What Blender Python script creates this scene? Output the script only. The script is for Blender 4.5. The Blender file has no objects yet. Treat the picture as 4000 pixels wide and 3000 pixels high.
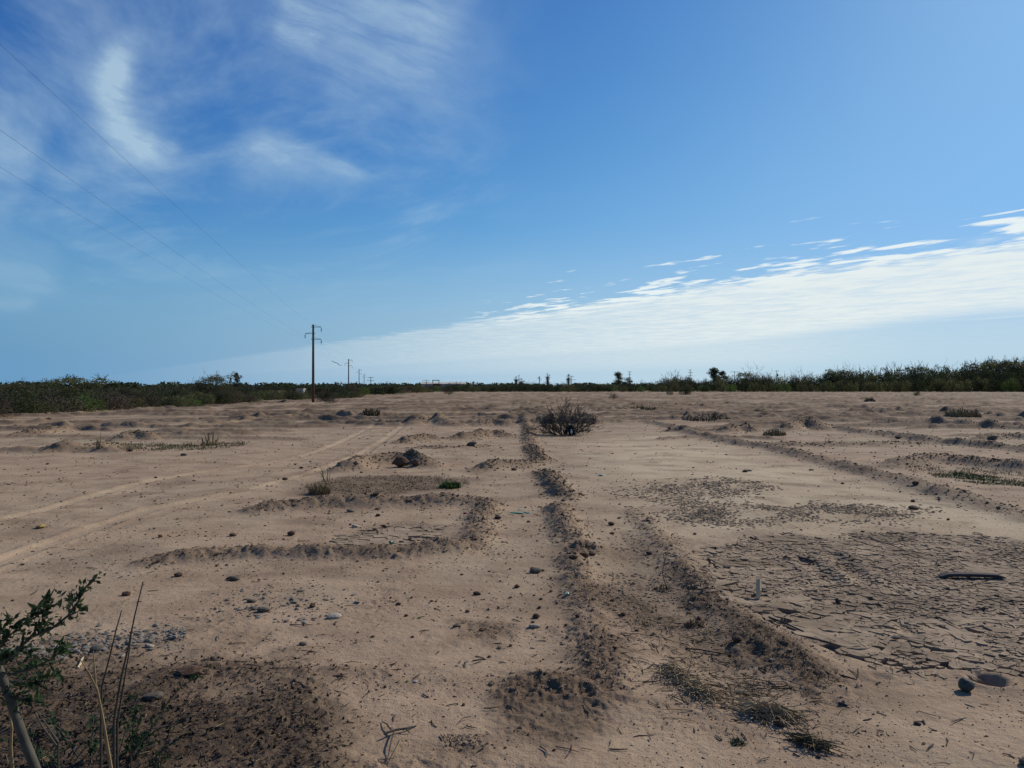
import bpy, math, random
import numpy as np
from mathutils import Vector, Matrix

# ------------------------------------------------------------------ camera, sky, sun, exposure
scene = bpy.context.scene
COL = scene.collection
EYE = 1.65
FPX = 2965.0                      # focal length in pixels of the 4000 px wide photograph
HZ = 1514.5                       # row of the eye-level horizon in the photograph
cam_data = bpy.data.cameras.new("camera")
cam_data.sensor_width = 36.0
cam_data.lens = 36.0 * FPX / 4000.0
cam_data.clip_start = 0.05
cam_data.clip_end = 8000.0
cam = bpy.data.objects.new("camera", cam_data)
COL.objects.link(cam)
cam.location = (0, 0, EYE)
cam.rotation_euler = (math.radians(90) + math.atan((HZ - 1500.0) / FPX), 0, 0)
scene.camera = cam

SUN_AZ = math.radians(52)         # clockwise from +Y (the view direction)
SUN_EL = math.radians(35)
sun_data = bpy.data.lights.new("sun", 'SUN')
sun_data.energy = 5.0
sun_data.angle = math.radians(0.5)
sun_data.color = (1.0, 0.95, 0.87)
sun = bpy.data.objects.new("sun", sun_data)
COL.objects.link(sun)
sd = Vector((math.sin(SUN_AZ) * math.cos(SUN_EL), math.cos(SUN_AZ) * math.cos(SUN_EL), math.sin(SUN_EL)))
sun.rotation_euler = (-sd).to_track_quat('-Z', 'Y').to_euler()
sun.location = (30, 30, 60)

scene.view_settings.view_transform = 'Standard'
scene.view_settings.look = 'None'
scene.view_settings.gamma = 1.0
scene.view_settings.use_curve_mapping = False
EXPO = -0.3
scene.view_settings.exposure = EXPO
scene.render.engine = 'CYCLES'
scene.cycles.max_bounces = 5
scene.cycles.diffuse_bounces = 2
scene.cycles.transparent_max_bounces = 8


# ------------------------------------------------------------------ small node language
class S:
    """A value in a node tree; arithmetic on it adds Math nodes."""
    nt = None

    def __init__(self, sock):
        self.s = sock

    @staticmethod
    def m(op, a, b=None, c=None, clamp=False):
        n = S.nt.nodes.new('ShaderNodeMath')
        n.operation = op
        n.use_clamp = clamp
        for i, v in enumerate((a, b, c)):
            if v is None:
                continue
            if isinstance(v, S):
                S.nt.links.new(v.s, n.inputs[i])
            else:
                n.inputs[i].default_value = v
        return S(n.outputs[0])

    def __add__(self, o): return S.m('ADD', self, o)
    __radd__ = __add__
    def __sub__(self, o): return S.m('SUBTRACT', self, o)
    def __rsub__(self, o): return S.m('SUBTRACT', o, self)
    def __mul__(self, o): return S.m('MULTIPLY', self, o)
    __rmul__ = __mul__
    def __truediv__(self, o): return S.m('DIVIDE', self, o)
    def __rtruediv__(self, o): return S.m('DIVIDE', o, self)
    def __pow__(self, o): return S.m('POWER', self, o)
    def max(self, o): return S.m('MAXIMUM', self, o)
    def min(self, o): return S.m('MINIMUM', self, o)
    def clamp(self): return S.m('ADD', self, 0.0, clamp=True)
    def exp(self): return S.m('EXPONENT', self)


def link(v, sock):
    if isinstance(v, S):
        S.nt.links.new(v.s, sock)
    else:
        sock.default_value = v


def smooth(v, a, b):
    n = S.nt.nodes.new('ShaderNodeMapRange')
    n.interpolation_type = 'SMOOTHSTEP'
    link(v, n.inputs[0])
    n.inputs[1].default_value = a
    n.inputs[2].default_value = b
    return S(n.outputs[0])


def combine(x, y, z):
    n = S.nt.nodes.new('ShaderNodeCombineXYZ')
    for i, v in enumerate((x, y, z)):
        link(v, n.inputs[i])
    return S(n.outputs[0])


def noise(vec, scale, detail=4, rough=0.55, dist=0.0):
    n = S.nt.nodes.new('ShaderNodeTexNoise')
    S.nt.links.new(vec.s, n.inputs['Vector'])
    n.inputs['Scale'].default_value = scale
    n.inputs['Detail'].default_value = detail
    n.inputs['Roughness'].default_value = rough
    n.inputs['Distortion'].default_value = dist
    return S(n.outputs[0])


def mix(f, a, b):
    n = S.nt.nodes.new('ShaderNodeMix')
    n.data_type = 'RGBA'
    link(f, n.inputs[0])
    for v, i in ((a, 6), (b, 7)):
        if isinstance(v, S):
            S.nt.links.new(v.s, n.inputs[i])
        else:
            n.inputs[i].default_value = (*v, 1)
    return S(n.outputs[2])


# ------------------------------------------------------------------ the sky with its clouds
world = bpy.data.worlds.new("World")
scene.world = world
world.use_nodes = True
nt = world.node_tree
nt.nodes.clear()
S.nt = nt
SKY = 0.095
sky = nt.nodes.new('ShaderNodeTexSky')
sky.sky_type = 'NISHITA'
sky.sun_disc = False
sky.sun_elevation = SUN_EL
sky.sun_rotation = SUN_AZ
sky.altitude = 100.0
sky.air_density = 1.0
sky.dust_density = 0.6
sky.ozone_density = 2.2
tc = nt.nodes.new('ShaderNodeTexCoord')
sep = nt.nodes.new('ShaderNodeSeparateXYZ')
nt.links.new(tc.outputs['Generated'], sep.inputs[0])
dx, dy, dz = (S(sep.outputs[i]) for i in range(3))
zc = dz.max(0.012)
pu, pv = dx / zc, dy / zc                        # point where the ray meets a flat cloud layer of height one
plane = combine(pu, pv, 0.0)
# the altocumulus bank: a straight-edged sheet beyond the line L = 1
L = 0.145 * pu + 0.0924 * pv
M = 0.0924 * pu - 0.145 * pv                     # along the edge, as L runs across it
wob = noise(plane, 0.9, 4, 0.6) - 0.5
cells = noise(combine(L * 15.0, M * 8.0, 3.0), 1.0, 5, 0.62)
fine = noise(combine(L * 38.0, M * 19.0, 5.0), 1.0, 4, 0.6)
Lw = L + wob * 0.10 + (cells - 0.5) * 0.26 + (fine - 0.5) * 0.10
left_thin = smooth(dx / dy.max(0.05), -0.55, 0.46)
rightw = smooth(dx / dy.max(0.05), 0.15, 0.62)
lower = 1.0 - smooth(L + (cells - 0.5) * 0.45 + wob * 0.3 - (1.0 - rightw) * 0.45, 1.58, 2.05) * (0.30 + 0.50 * rightw)
lower = lower * (1.0 - 0.6 * smooth(L, 2.4, 6.0))
bank = smooth(Lw, 0.93, 1.05) * lower
tex = 0.84 + 1.15 * (cells - 0.46) + 0.75 * (fine - 0.5)
bank = (bank * tex * (0.02 + 0.98 * left_thin)).clamp()
# a thin streak of cloud under the bank
sq = (L + wob * 0.10 - 2.02) / 0.055
streak = (sq * sq * -1.0).exp() * smooth(noise(combine(M * 1.2, L * 2.0, 1.0), 1.0, 3, 0.5), 0.30, 0.60)
bank = bank.max(streak * 0.55 * left_thin)
# loose cloudlets ahead of the edge
lets = noise(combine(L * 22.0 + 4.0, M * 9.5, 9.0), 1.0, 4, 0.55) + smooth(L, 0.66, 1.02) * 0.17
lets = smooth(lets, 0.625, 0.73) * smooth(L + wob * 0.2, 0.58, 0.80) * smooth(pu, -1.2, 0.6)
lets = lets * (1.0 - smooth(L, 1.0, 1.2)) * 0.95
# cirrus: curved wisps in the upper left, faint veils elsewhere
yy = dy.max(0.05)
ga, gb = dx / yy, dz / yy                        # direction relative to north
gw = noise(combine(ga, gb, 0.5), 3.0, 5, 0.6) - 0.5
gw2 = noise(combine(ga + 4.0, gb, 2.5), 3.0, 5, 0.6) - 0.5
ax, ay = ga + gw * 0.060, gb + gw2 * 0.060
front = smooth(dy, 0.05, 0.3)


def wisp(x0, y0, x1, y1, w0, w1, bow=0.0, sharp=1.0, tail=0.95):
    """A soft streak from (x0, y0) to (x1, y1) in direction space, w0..w1 wide, bowed sideways, crisper on one side."""
    lx, ly = x1 - x0, y1 - y0
    l2 = lx * lx + ly * ly
    t = ((ax - x0) * lx + (ay - y0) * ly) / l2
    tt = t.clamp()
    d = ((ax - x0) * (-ly) + (ay - y0) * lx) / math.sqrt(l2) - (tt * (1.0 - tt)) * (4.0 * bow)
    w = (w0 + (w1 - w0) * tt) * (1.0 + smooth(d, -0.004, 0.006) * (sharp - 1.0))
    q = d / w
    ends = smooth(t, -0.10, 0.22) * (1.0 - smooth(t, tail - 0.25, tail + 0.10))
    return (q * q * -1.0).exp() * ends


def D(x, y):                                     # a row and column of the 2212 px view of the photo as direction slopes
    return ((x * 1.8083 - 2000) / FPX, (HZ - y * 1.8083) / FPX)


fa, fb = ga * 0.93 - gb * 0.36, ga * 0.36 + gb * 0.93
fib = noise(combine(fa * 3.0, fb * 15.0 + gw * 1.2, 0.0), 1.6, 8, 0.66, 0.3)
fib2 = noise(combine(ga, gb, 3.3), 9.0, 6, 0.65)
fibs = 0.28 + 0.80 * smooth(fib, 0.25, 0.75) + 0.8 * (fib2 - 0.35)
w1 = wisp(*D(262, 75), *D(372, 372), 0.036, 0.026, -0.042, 0.75, 1.0)
w1b = wisp(*D(300, 300), *D(400, 325), 0.02, 0.010, 0.0)
w2 = wisp(*D(520, 285), *D(812, 396), 0.070, 0.012, 0.004, 0.28, 0.98)
w3 = wisp(*D(560, 30), *D(1080, 40), 0.080, 0.080, 0.0)
w3b = wisp(*D(590, 55), *D(700, 90), 0.022, 0.020, 0.0)
w4 = wisp(*D(700, 190), *D(1010, 150), 0.03, 0.06, 0.0)
w5 = wisp(*D(-60, 330), *D(90, 380), 0.07, 0.05, 0.0)
w6 = wisp(*D(-60, 560), *D(150, 612), 0.040, 0.018, 0.0, 1.6)
w7 = wisp(*D(-40, 650), *D(90, 655), 0.012, 0.01, 0.0)
cir = w1 * 1.08 + w1b * 0.5 + w2 * 0.62 + w3 * 0.62 + w3b * 0.3 + w4 * 0.30 + w5 * 0.50 + w6 * 0.28 + w7 * 0.28
cir = cir * fibs * front
veil = smooth(noise(combine(pu * 0.7 + pv * 0.3, pv * 0.35, 7.0), 1.6, 6, 0.62, 0.4), 0.44, 0.80)
veil = veil * smooth(dz, 0.05, 0.25) * (1.0 - smooth(ga * front, -0.20, 0.12)) * 0.62
cir = S.m('ADD', cir, veil, clamp=True)
sc3 = nt.nodes.new('ShaderNodeSeparateColor')
nt.links.new(sky.outputs[0], sc3.inputs[0])
r0, g0, b0 = (S(sc3.outputs[i]) * SKY for i in range(3))
k = 1.0 / (SKY * 2.0 ** EXPO)                    # colours below are as they leave the camera
r1, g1, b1 = (r0 ** 1.77) * (1.28 * k), (g0 ** 1.45) * (1.31 * k), b0 * (1.15 * k)


def soft_cap(v, cap):                            # film-like shoulder: the glow round the sun does not burn out
    return v / ((1.0 + (v * (1.0 / cap)) ** 4.0) ** 0.25)


r1, g1, b1 = soft_cap(r1, 0.245 * k), soft_cap(g1, 0.52 * k), soft_cap(b1, 0.98 * k)
cc = nt.nodes.new('ShaderNodeCombineColor')
for i, v in enumerate((r1, g1, b1)):
    nt.links.new(v.s, cc.inputs[i])
c1 = S(cc.outputs[0])


def kc(r, g, b):
    return (r * k, g * k, b * k)


# pale dusty air near the horizon, paler towards the sun
sunward = smooth((dx * math.sin(SUN_AZ) + dy * math.cos(SUN_AZ)), -0.1, 0.95)
dusty = mix(sunward, kc(0.125, 0.305, 0.52), kc(0.44, 0.63, 0.77))
low = 1.0 - smooth(dz, -0.02, 0.215)
c2 = mix((low * 1.15).clamp(), c1, dusty)
c3 = mix((cir * 0.80).clamp(), c2, kc(0.44, 0.61, 0.74))
c4 = mix(lets, c3, kc(0.82, 0.90, 0.91))
c5 = mix((bank * 0.97).clamp(), c4, kc(0.79, 0.86, 0.86))
bg = nt.nodes.new('ShaderNodeBackground')
nt.links.new(c5.s, bg.inputs[0])
bg.inputs[1].default_value = SKY
wo = nt.nodes.new('ShaderNodeOutputWorld')
nt.links.new(bg.outputs[0], wo.inputs[0])


# ------------------------------------------------------------------ helpers for building
rng = np.random.default_rng(7)
random.seed(7)


def G(x, y):
    """Point of the level ground seen at (x, y) of the 2212 px wide view of the photograph, in metres."""
    Y = FPX * EYE / (y * 1.8083 - HZ)
    return ((x * 1.8083 - 2000) / FPX * Y, Y)


def P(x, y, Y):
    """Point at depth Y seen at (x, y) of the same view."""
    return Vector(((x * 1.8083 - 2000) / FPX * Y, Y, EYE - (y * 1.8083 - HZ) / FPX * Y))


_perm = np.random.default_rng(3).integers(0, 65536, 65536)
_ga = np.random.default_rng(4).random(65536) * 2 * np.pi
_gx, _gy = np.cos(_ga), np.sin(_ga)


def pn(x, y, seed=0):
    """Gradient noise, about -0.7..0.7."""
    xi, yi = np.floor(x).astype(np.int64), np.floor(y).astype(np.int64)
    fx, fy = x - xi, y - yi
    u, v = fx * fx * fx * (fx * (fx * 6 - 15) + 10), fy * fy * fy * (fy * (fy * 6 - 15) + 10)

    def g(ix, iy, ox, oy):
        h = _perm[(_perm[(ix + seed * 131) & 65535] + iy) & 65535]
        return _gx[h] * ox + _gy[h] * oy
    a = g(xi, yi, fx, fy)
    b = g(xi + 1, yi, fx - 1, fy)
    c = g(xi, yi + 1, fx, fy - 1)
    d = g(xi + 1, yi + 1, fx - 1, fy - 1)
    return (a + (b - a) * u) * (1 - v) + (c + (d - c) * u) * v


def fbm(x, y, seed=0, octs=3, gain=0.5):
    s, a = 0.0, 1.0
    for o in range(octs):
        s = s + a * pn(x * 2 ** o + o * 17.3, y * 2 ** o - o * 9.1, seed + o)
        a *= gain
    return s


def sstep(a, b, x):
    t = np.clip((x - a) / (b - a), 0, 1)
    return t * t * (3 - 2 * t)


def seg_dist(px, py, pts):
    """Distance to a polyline and the fraction of the way along it."""
    best = np.full(px.shape, 1e9)
    along = np.zeros(px.shape)
    lens = [math.dist(pts[i], pts[i + 1]) for i in range(len(pts) - 1)]
    tot, acc = sum(lens), 0.0
    for i, l in enumerate(lens):
        (x0, y0), (x1, y1) = pts[i], pts[i + 1]
        t = np.clip(((px - x0) * (x1 - x0) + (py - y0) * (y1 - y0)) / max(l * l, 1e-9), 0, 1)
        d = np.hypot(px - x0 - t * (x1 - x0), py - y0 - t * (y1 - y0))
        m = d < best
        best = np.where(m, d, best)
        along = np.where(m, (acc + t * l) / tot, along)
        acc += l
    return best, along


def in_poly(px, py, poly):
    c = np.zeros(px.shape, bool)
    n = len(poly)
    for i in range(n):
        (x0, y0), (x1, y1) = poly[i], poly[(i + 1) % n]
        if y0 == y1:
            continue
        k = ((y0 > py) != (y1 > py)) & (px < (x1 - x0) * (py - y0) / (y1 - y0) + x0)
        c ^= k
    return c


def poly_mask(px, py, poly, soft):
    """1 inside a polygon, falling to 0 over `soft` metres at its edge."""
    d, _ = seg_dist(px, py, poly + [poly[0]])
    d = np.where(in_poly(px, py, poly), d, -d)
    return sstep(-soft, soft, d)


# ------------------------------------------------------------------ the lie of the land
# earth banks: (crest line in photo pixels, half width, height, crumble)
BANKS = [
    ([(325, 1216), (385, 1208), (450, 1205), (560, 1200), (700, 1202), (830, 1198), (900, 1195), (980, 1188), (1025, 1180)], .26, .120, .9),
    ([(1025, 1180), (1036, 1152), (1034, 1122), (1046, 1104), (1050, 1092)], .24, .07, .7),
    ([(1050, 1092), (1000, 1088), (900, 1090), (800, 1090), (700, 1092), (620, 1097), (560, 1104)], .36, .150, .9),
    ([(735, 1020), (790, 1007), (850, 1001), (900, 1002), (925, 1008)], .42, .24, .8),
    ([(890, 1000), (905, 1003)], .22, .16, 1.2),
    ([(1035, 1016), (1070, 1012), (1110, 1008), (1150, 1003), (1175, 998)], .40, .16, .9),
    ([(870, 958), (910, 953), (950, 951)], .5, .22, 1.0),
    ([(985, 950), (1030, 946), (1065, 943), (1095, 944)], .55, .27, 1.0),
    ([(890, 968), (980, 968), (1060, 965)], .25, .07, .6),
    ([(890, 918), (915, 914), (950, 916), (985, 922)], .6, .33, .8),
    ([(1035, 921), (1065, 917), (1095, 921)], .6, .28, .8),
    ([(650, 905), (700, 903), (760, 906)], .6, .25, .6),
    ([(1203, 1094), (1213, 1125), (1224, 1155), (1234, 1180)], .24, .105, .8),
    ([(1238, 1192), (1262, 1189), (1290, 1188)], .13, .09, 1.6),
    ([(1232, 1205), (1243, 1235), (1250, 1262)], .20, .075, .8),
    ([(1250, 1270), (1258, 1300), (1274, 1345), (1288, 1395), (1302, 1450), (1308, 1500)], .21, .045, .6),
    ([(1178, 1022), (1190, 1040), (1205, 1062), (1225, 1078)], .28, .15, .8),
    ([(1145, 966), (1155, 980), (1172, 1000)], .28, .11, .8),
    ([(1130, 905), (1140, 930), (1146, 960)], .3, .12, .7),
    ([(1392, 911), (1450, 924), (1520, 944), (1600, 961), (1662, 968), (1722, 986), (1800, 1006), (1900, 1030), (1980, 1051), (2060, 1076), (2150, 1100), (2240, 1125)], .40, .16, .6),
    ([(1755, 922), (1850, 934), (1940, 945), (2050, 959), (2150, 968), (2330, 990)], .46, .19, .6),
    ([(1655, 962), (1760, 963), (1880, 962), (1985, 960)], .45, .13, .7),
    ([(1690, 932), (1735, 923), (1775, 930)], .55, .40, 1.0),
    ([(1565, 935), (1600, 931), (1630, 934)], .45, .26, .8),
    ([(1875, 896), (1892, 893), (1912, 896)], .7, .36, .9),
    ([(1780, 905), (1880, 903), (1990, 900), (2080, 898)], .5, .20, .7),
    ([(1890, 915), (2000, 918), (2130, 925), (2300, 934)], .5, .22, .7),
    ([(2110, 950), (2180, 948), (2300, 950)], .4, .18, .8),
    ([(1930, 1010), (1980, 1000), (2050, 998), (2130, 1008), (2240, 1022)], .50, .22, .7),
    ([(1370, 1108), (1400, 1135), (1440, 1180), (1480, 1232), (1520, 1275), (1565, 1315), (1650, 1375), (1740, 1440), (1800, 1500)], .24, .04, .5),
    ([(1126, 1502), (1175, 1480), (1230, 1492)], .22, .058, 1.0),
    ([(110, 978), (180, 972), (240, 966)], .5, .20, .8),
    ([(260, 952), (290, 948), (330, 951)], .45, .22, .8),
    ([(50, 940), (100, 936), (150, 929)], .5, .22, .8),
    ([(1400, 885), (1340, 887), (1290, 890)], .5, .16, .7),
    ([(1480, 905), (1530, 903), (1590, 907)], .6, .20, .6),
]
BANKS = [([G(*p) for p in pts], w, h, c) for pts, w, h, c in BANKS]
# the field beyond is laid out in old irrigation basins: low cross banks in lanes, worn through in places
brng = np.random.default_rng(21)
lane = -66.0
while lane < 190:
    wl = brng.uniform(4.5, 8.0)
    y = 19.0 + brng.uniform(0, 3)
    while y < 300:
        near_known = y < 32 and -9 < lane < 16
        if brng.random() < (0.15 if near_known else 0.82) and abs(lane) < y * 0.78 + 8:
            x0 = lane + brng.uniform(-.8, 1.0)
            x1 = lane + wl * brng.uniform(.45, 1.0)
            ym = y + brng.normal(0, .35)
            pts = [(x0, y + brng.normal(0, .25)), ((x0 * .6 + x1 * .4), ym), ((x0 * .25 + x1 * .75), ym + brng.normal(0, .15)), (x1, y + brng.normal(0, .3))]
            BANKS.append((pts, brng.uniform(.24, .46), brng.uniform(.10, .33) * (1.0 if y > 30 else .75), .8))
        y += brng.uniform(1.7, 4.4) * (1 + y / 200)
    if lane > 9 or lane < -13:
        for y0 in np.arange(32, 280, 40):
            if brng.random() < .6:
                yy0 = y0 + brng.uniform(-6, 6)
                BANKS.append(([(lane, yy0), (lane + brng.normal(0, .3), yy0 + 9), (lane + brng.normal(0, .4), yy0 + brng.uniform(16, 30))], .35, brng.uniform(.08, .2), .6))
    lane += wl
for _ in range(150):                               # long low scrapes across the lanes
    y = 30 * (230 / 30) ** brng.random()
    x = brng.uniform(-30, 40) if y < 60 else brng.uniform(-.7 * y, .7 * y)
    if x < -26 and y < 85:
        continue
    l = brng.uniform(5, 20)
    BANKS.append(([(x + l * t, y + brng.normal(0, .35) + .03 * l * t) for t in (0, .33, .66, 1)], brng.uniform(.22, .42), brng.uniform(.10, .24), .8))
for _ in range(70):                                # spoil heaps
    y = brng.uniform(26, 230)
    x = brng.uniform(-26, 60) if y < 80 else brng.uniform(-40, 120)
    if abs(x) < y * .7:
        BANKS.append(([(x, y), (x + brng.uniform(.3, 1.6), y + brng.uniform(-.2, .2))], brng.uniform(.40, .9), brng.uniform(.10, .26), 1.0))

BB = np.array([(min(p[0] for p in b[0]) - 3.2 * b[1], max(p[0] for p in b[0]) + 3.2 * b[1], min(p[1] for p in b[0]) - 3.2 * b[1], max(p[1] for p in b[0]) + 3.2 * b[1]) for b in BANKS])

# wheel tracks: pressed smooth, dusted pale
TRACKS = [
    ([(-60, 1235), (60, 1190), (180, 1148), (330, 1098), (452, 1074), (560, 1052), (660, 1026), (740, 998), (795, 972), (835, 948), (872, 920), (905, 898), (960, 882), (1040, 872)], .09),
    ([(-60, 1135), (100, 1100), (220, 1066), (330, 1036), (450, 1016), (560, 1002), (640, 988), (700, 970), (745, 952), (790, 930), (818, 915), (860, 893), (930, 876), (1000, 866)], .09),
]
TRACKS = [([G(*p) for p in pts], w) for pts, w in TRACKS]
RUTS = [([(1712, 1196), (1735, 1213), (1760, 1232), (1800, 1262)], .075, .020), ([(1782, 1188), (1810, 1208), (1845, 1240), (1880, 1272)], .08, .024),
        ([(1930, 1335), (1955, 1365), (1985, 1400)], .05, .014)]
RUTS = [([G(*p) for p in pts], w, h) for pts, w, h in RUTS]

PITS = [(G(2132, 1474), .085, .055), (G(1900, 1465), .05, .015)]

# patches of soil: where the mud dried and cracked, where the soil is loose and dark
MUD = [G(*p) for p in [(1500, 1205), (1570, 1172), (1680, 1160), (1800, 1162), (1950, 1150), (2080, 1160), (2230, 1185), (2420, 1250), (2420, 1440), (2260, 1462), (2110, 1462), (1960, 1450), (1850, 1425), (1760, 1390), (1660, 1345), (1570, 1285)]]
MUD_BASIN = [G(*p) for p in [(700, 1168), (730, 1154), (800, 1142), (880, 1134), (945, 1136), (948, 1152), (915, 1172), (850, 1180), (770, 1184)]]
MUD_FAR = [G(*p) for p in [(1350, 1060), (1420, 1042), (1560, 1036), (1690, 1050), (1600, 1068), (1450, 1082)]]
MUD_MID = [G(*p) for p in [(1400, 1100), (1480, 1085), (1640, 1096), (1800, 1094), (1960, 1100), (1960, 1122), (1760, 1135), (1560, 1132), (1450, 1128)]]
MUD_DITCH = [G(*p) for p in [(1340, 1150), (1390, 1180), (1440, 1240), (1500, 1300), (1570, 1360), (1640, 1430), (1600, 1500), (1500, 1440), (1420, 1370), (1340, 1300), (1310, 1230)]]
DARK = [G(*p) for p in [(-400, 1395), (0, 1400), (150, 1405), (300, 1432), (420, 1455), (560, 1440), (620, 1475), (640, 1520), (740, 1560), (800, 1600), (830, 1660), (860, 1800), (-700, 1900), (-700, 1450)]]
DARK_C = [G(*p) for p in [(1080, 1480), (1160, 1455), (1240, 1470), (1300, 1500), (1310, 1580), (1220, 1620), (1090, 1590), (1060, 1530)]]
DARK_BITS = [[G(*p) for p in q] for q in (
    [(1225, 1268), (1330, 1262), (1420, 1300), (1450, 1345), (1380, 1352), (1290, 1312)],
    [(960, 1590), (1030, 1585), (1045, 1612), (975, 1618)],
    [(1455, 1215), (1520, 1250), (1600, 1320), (1700, 1390), (1790, 1480), (1740, 1500), (1620, 1410), (1530, 1330), (1470, 1265)],
    [(1240, 1390), (1320, 1385), (1345, 1440), (1330, 1510), (1260, 1500)],
    [(840, 1465), (900, 1460), (910, 1475), (850, 1480)],
    [(1000, 1330), (1100, 1360), (1090, 1400), (1010, 1390)])]
STRAW = [G(*p) for p in [(650, 1070), (660, 1045), (740, 1030), (860, 1028), (1010, 1032), (1015, 1048), (900, 1062), (800, 1075)]]
PALE = [G(*p) for p in [(1270, 960), (1420, 935), (1540, 960), (1720, 1005), (1900, 1052), (2050, 1090), (2300, 1140), (2300, 1175), (2000, 1150), (1700, 1150), (1480, 1165), (1420, 1090), (1330, 1030)]]


def terrain(x, y, want_tone=False):
    """Height of the ground (and the soil tone there, painted bank shade included) at points x, y in metres."""
    x = np.asarray(x, float)
    y = np.asarray(y, float)
    r = np.hypot(x, y)
    z = .05 * pn(x / 9, y / 9, 1) + .022 * pn(x / 2.3, y / 2.3, 2)
    near = 1 - sstep(10, 30, r)
    z = z * (1 - .55 * near)
    rough = np.zeros(x.shape)
    bank = np.zeros(x.shape)
    near_b = np.nonzero((BB[:, 0] < x.max()) & (BB[:, 1] > x.min()) & (BB[:, 2] < y.max()) & (BB[:, 3] > y.min()))[0]
    for bi in near_b:
        pts, w, h, crumble = BANKS[bi]
        xs, ys = [p[0] for p in pts], [p[1] for p in pts]
        m = 3.2 * w
        sel = np.nonzero((x > min(xs) - m) & (x < max(xs) + m) & (y > min(ys) - m) & (y < max(ys) + m))[0]
        if not len(sel):
            continue
        sx, sy = x[sel], y[sel]
        wx = sx + .35 * w * pn(sx / w * .6, sy / w * .6, 11)
        wy = sy + .35 * w * pn(sx / w * .6, sy / w * .6, 12)
        d, t = seg_dist(wx, wy, pts)
        q = d / w
        prof = np.where(q < 1, (1 - q * q) ** 2 * .35, 0) + .65 * np.exp(-q * q * 1.9)
        ends = sstep(-.02, .10, t) * (1 - sstep(.90, 1.02, t)) * .6 + .4
        lump = .80 + .55 * pn(sx / (w * 1.6), sy / (w * 1.6), 13)
        z[sel] = np.maximum(z[sel], z[sel] * .3 + 0) + prof * ends * h * lump
        k = np.clip(prof * 1.5, 0, 1) * crumble
        rough[sel] = np.maximum(rough[sel], k)
        bank[sel] = np.maximum(bank[sel], np.clip(prof * 1.3, 0, 1) * sstep(14, 40, ys[0]))
    flat = np.zeros(x.shape)
    pale = np.zeros(x.shape)
    for pts, w in TRACKS:
        d, t = seg_dist(x, y, pts)
        w2 = w * (1 + .25 * pn(x * 1.3, y * 1.3, 31))
        k = 1 - sstep(w2 * .7, w2 * 1.5, d)
        flat = np.maximum(flat, k)
        pale = np.maximum(pale, k)
        z += -.018 * k + .014 * np.exp(-((d - w2 * 1.9) / (w * .5)) ** 2)
    for pts, w, h in RUTS:
        d, t = seg_dist(x, y, pts)
        q = d / w
        ends = sstep(0, .15, t) * (1 - sstep(.8, 1, t))
        z += (-h * np.exp(-(q * 1.1) ** 2) + .8 * h * np.exp(-((q - 1.7) * 1.4) ** 2)) * ends * (1 + .5 * pn(x * 9, y * 9, 33))
    for (hx, hy), rad, dep in PITS:
        q2 = ((x - hx) ** 2 + (y - hy) ** 2) / (rad * rad)
        z += -dep * np.exp(-q2 * q2) + .3 * dep * np.exp(-(np.sqrt(q2) - 1.5) ** 2 * 4)
    mud = poly_mask(x + .42 * fbm(x * 1.4, y * 1.4, 41, 3), y + .42 * fbm(x * 1.4, y * 1.4, 42, 3), MUD, .45)
    mud2 = poly_mask(x + .2 * pn(x * 1.7, y * 1.7, 43), y + .2 * pn(x * 1.7, y * 1.7, 44), MUD_BASIN, .25)
    mud3 = np.maximum(poly_mask(x, y, MUD_FAR, .8), poly_mask(x, y, MUD_MID, .6))
    ditch = poly_mask(x, y, MUD_DITCH, .25)
    dark = poly_mask(x + .55 * fbm(x * 1.3, y * 1.3, 45, 4, .6), y + .55 * fbm(x * 1.3, y * 1.3, 46, 4, .6), DARK, .50)
    darkc = poly_mask(x, y, DARK_C, .12)
    for q_ in DARK_BITS:
        darkc = np.maximum(darkc, .9 * poly_mask(x + .22 * fbm(x * 2, y * 2, 55, 3), y + .22 * fbm(x * 2, y * 2, 56, 3), q_, .16))
    straw = poly_mask(x + .3 * pn(x * 1.2, y * 1.2, 47), y + .3 * pn(x * 1.2, y * 1.2, 48), STRAW, .35)
    pl = poly_mask(x, y, PALE, 1.2)
    z -= .045 * ditch
    z += dark * (.05 * pn(x * 1.5, y * 1.5, 51) + .03)
    # crumbs and clods: billowed noise, strongest on banks and on loose soil
    sc = 1 - sstep(18, 60, r)
    bil = 0.30 - np.abs(fbm(x / .16, y / .16, 61, 2)) * 1.1
    bil2 = 0.28 - np.abs(pn(x / .055, y / .055, 64))
    bil3 = 0.28 - np.abs(pn(x / .027, y / .027, 65))
    sel = np.clip(fbm(x / .7, y / .7, 66, 2) * 1.3 + .10, 0, 1)
    z += rough * (bil * (.026 + .05 * sstep(14, 40, r)) * (.8 + sc) + bil2 * .020 * sc + bil3 * .012 * sc) * (1 - .7 * flat)
    z += (dark * .9 + darkc * .7 + straw * .8) * (bil * .030 + bil2 * .022 + bil3 * .010) * sc
    lowr = (1 - np.clip(rough + dark, 0, 1)) * (1 - .8 * flat)
    z += lowr * (sel * (bil * .020 + bil2 * .019 + bil3 * .011) + .004 * pn(x / .11, y / .11, 67)) * sc
    z += lowr * .012 * fbm(x / .8, y / .32, 68, 2) * (1 - sstep(30, 120, r))
    crust = np.clip(mud3 + .9 * ditch * (.6 + .8 * pn(x / .4, y / .4, 69)), 0, 1)
    z += crust * (.012 * bil2 + .012 * bil) * sc
    z += sstep(20, 80, r) * (.10 * fbm(x / 2.6, y / .8, 70, 3) - 0.02)
    # the field falls a little at its far edge and rises again under the woods
    plate = np.clip(mud, 0, 1)
    z_plain = z.copy()
    z = z - .030 * sstep(.35, .75, plate) - .018 * sstep(.35, .75, mud2)
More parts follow.
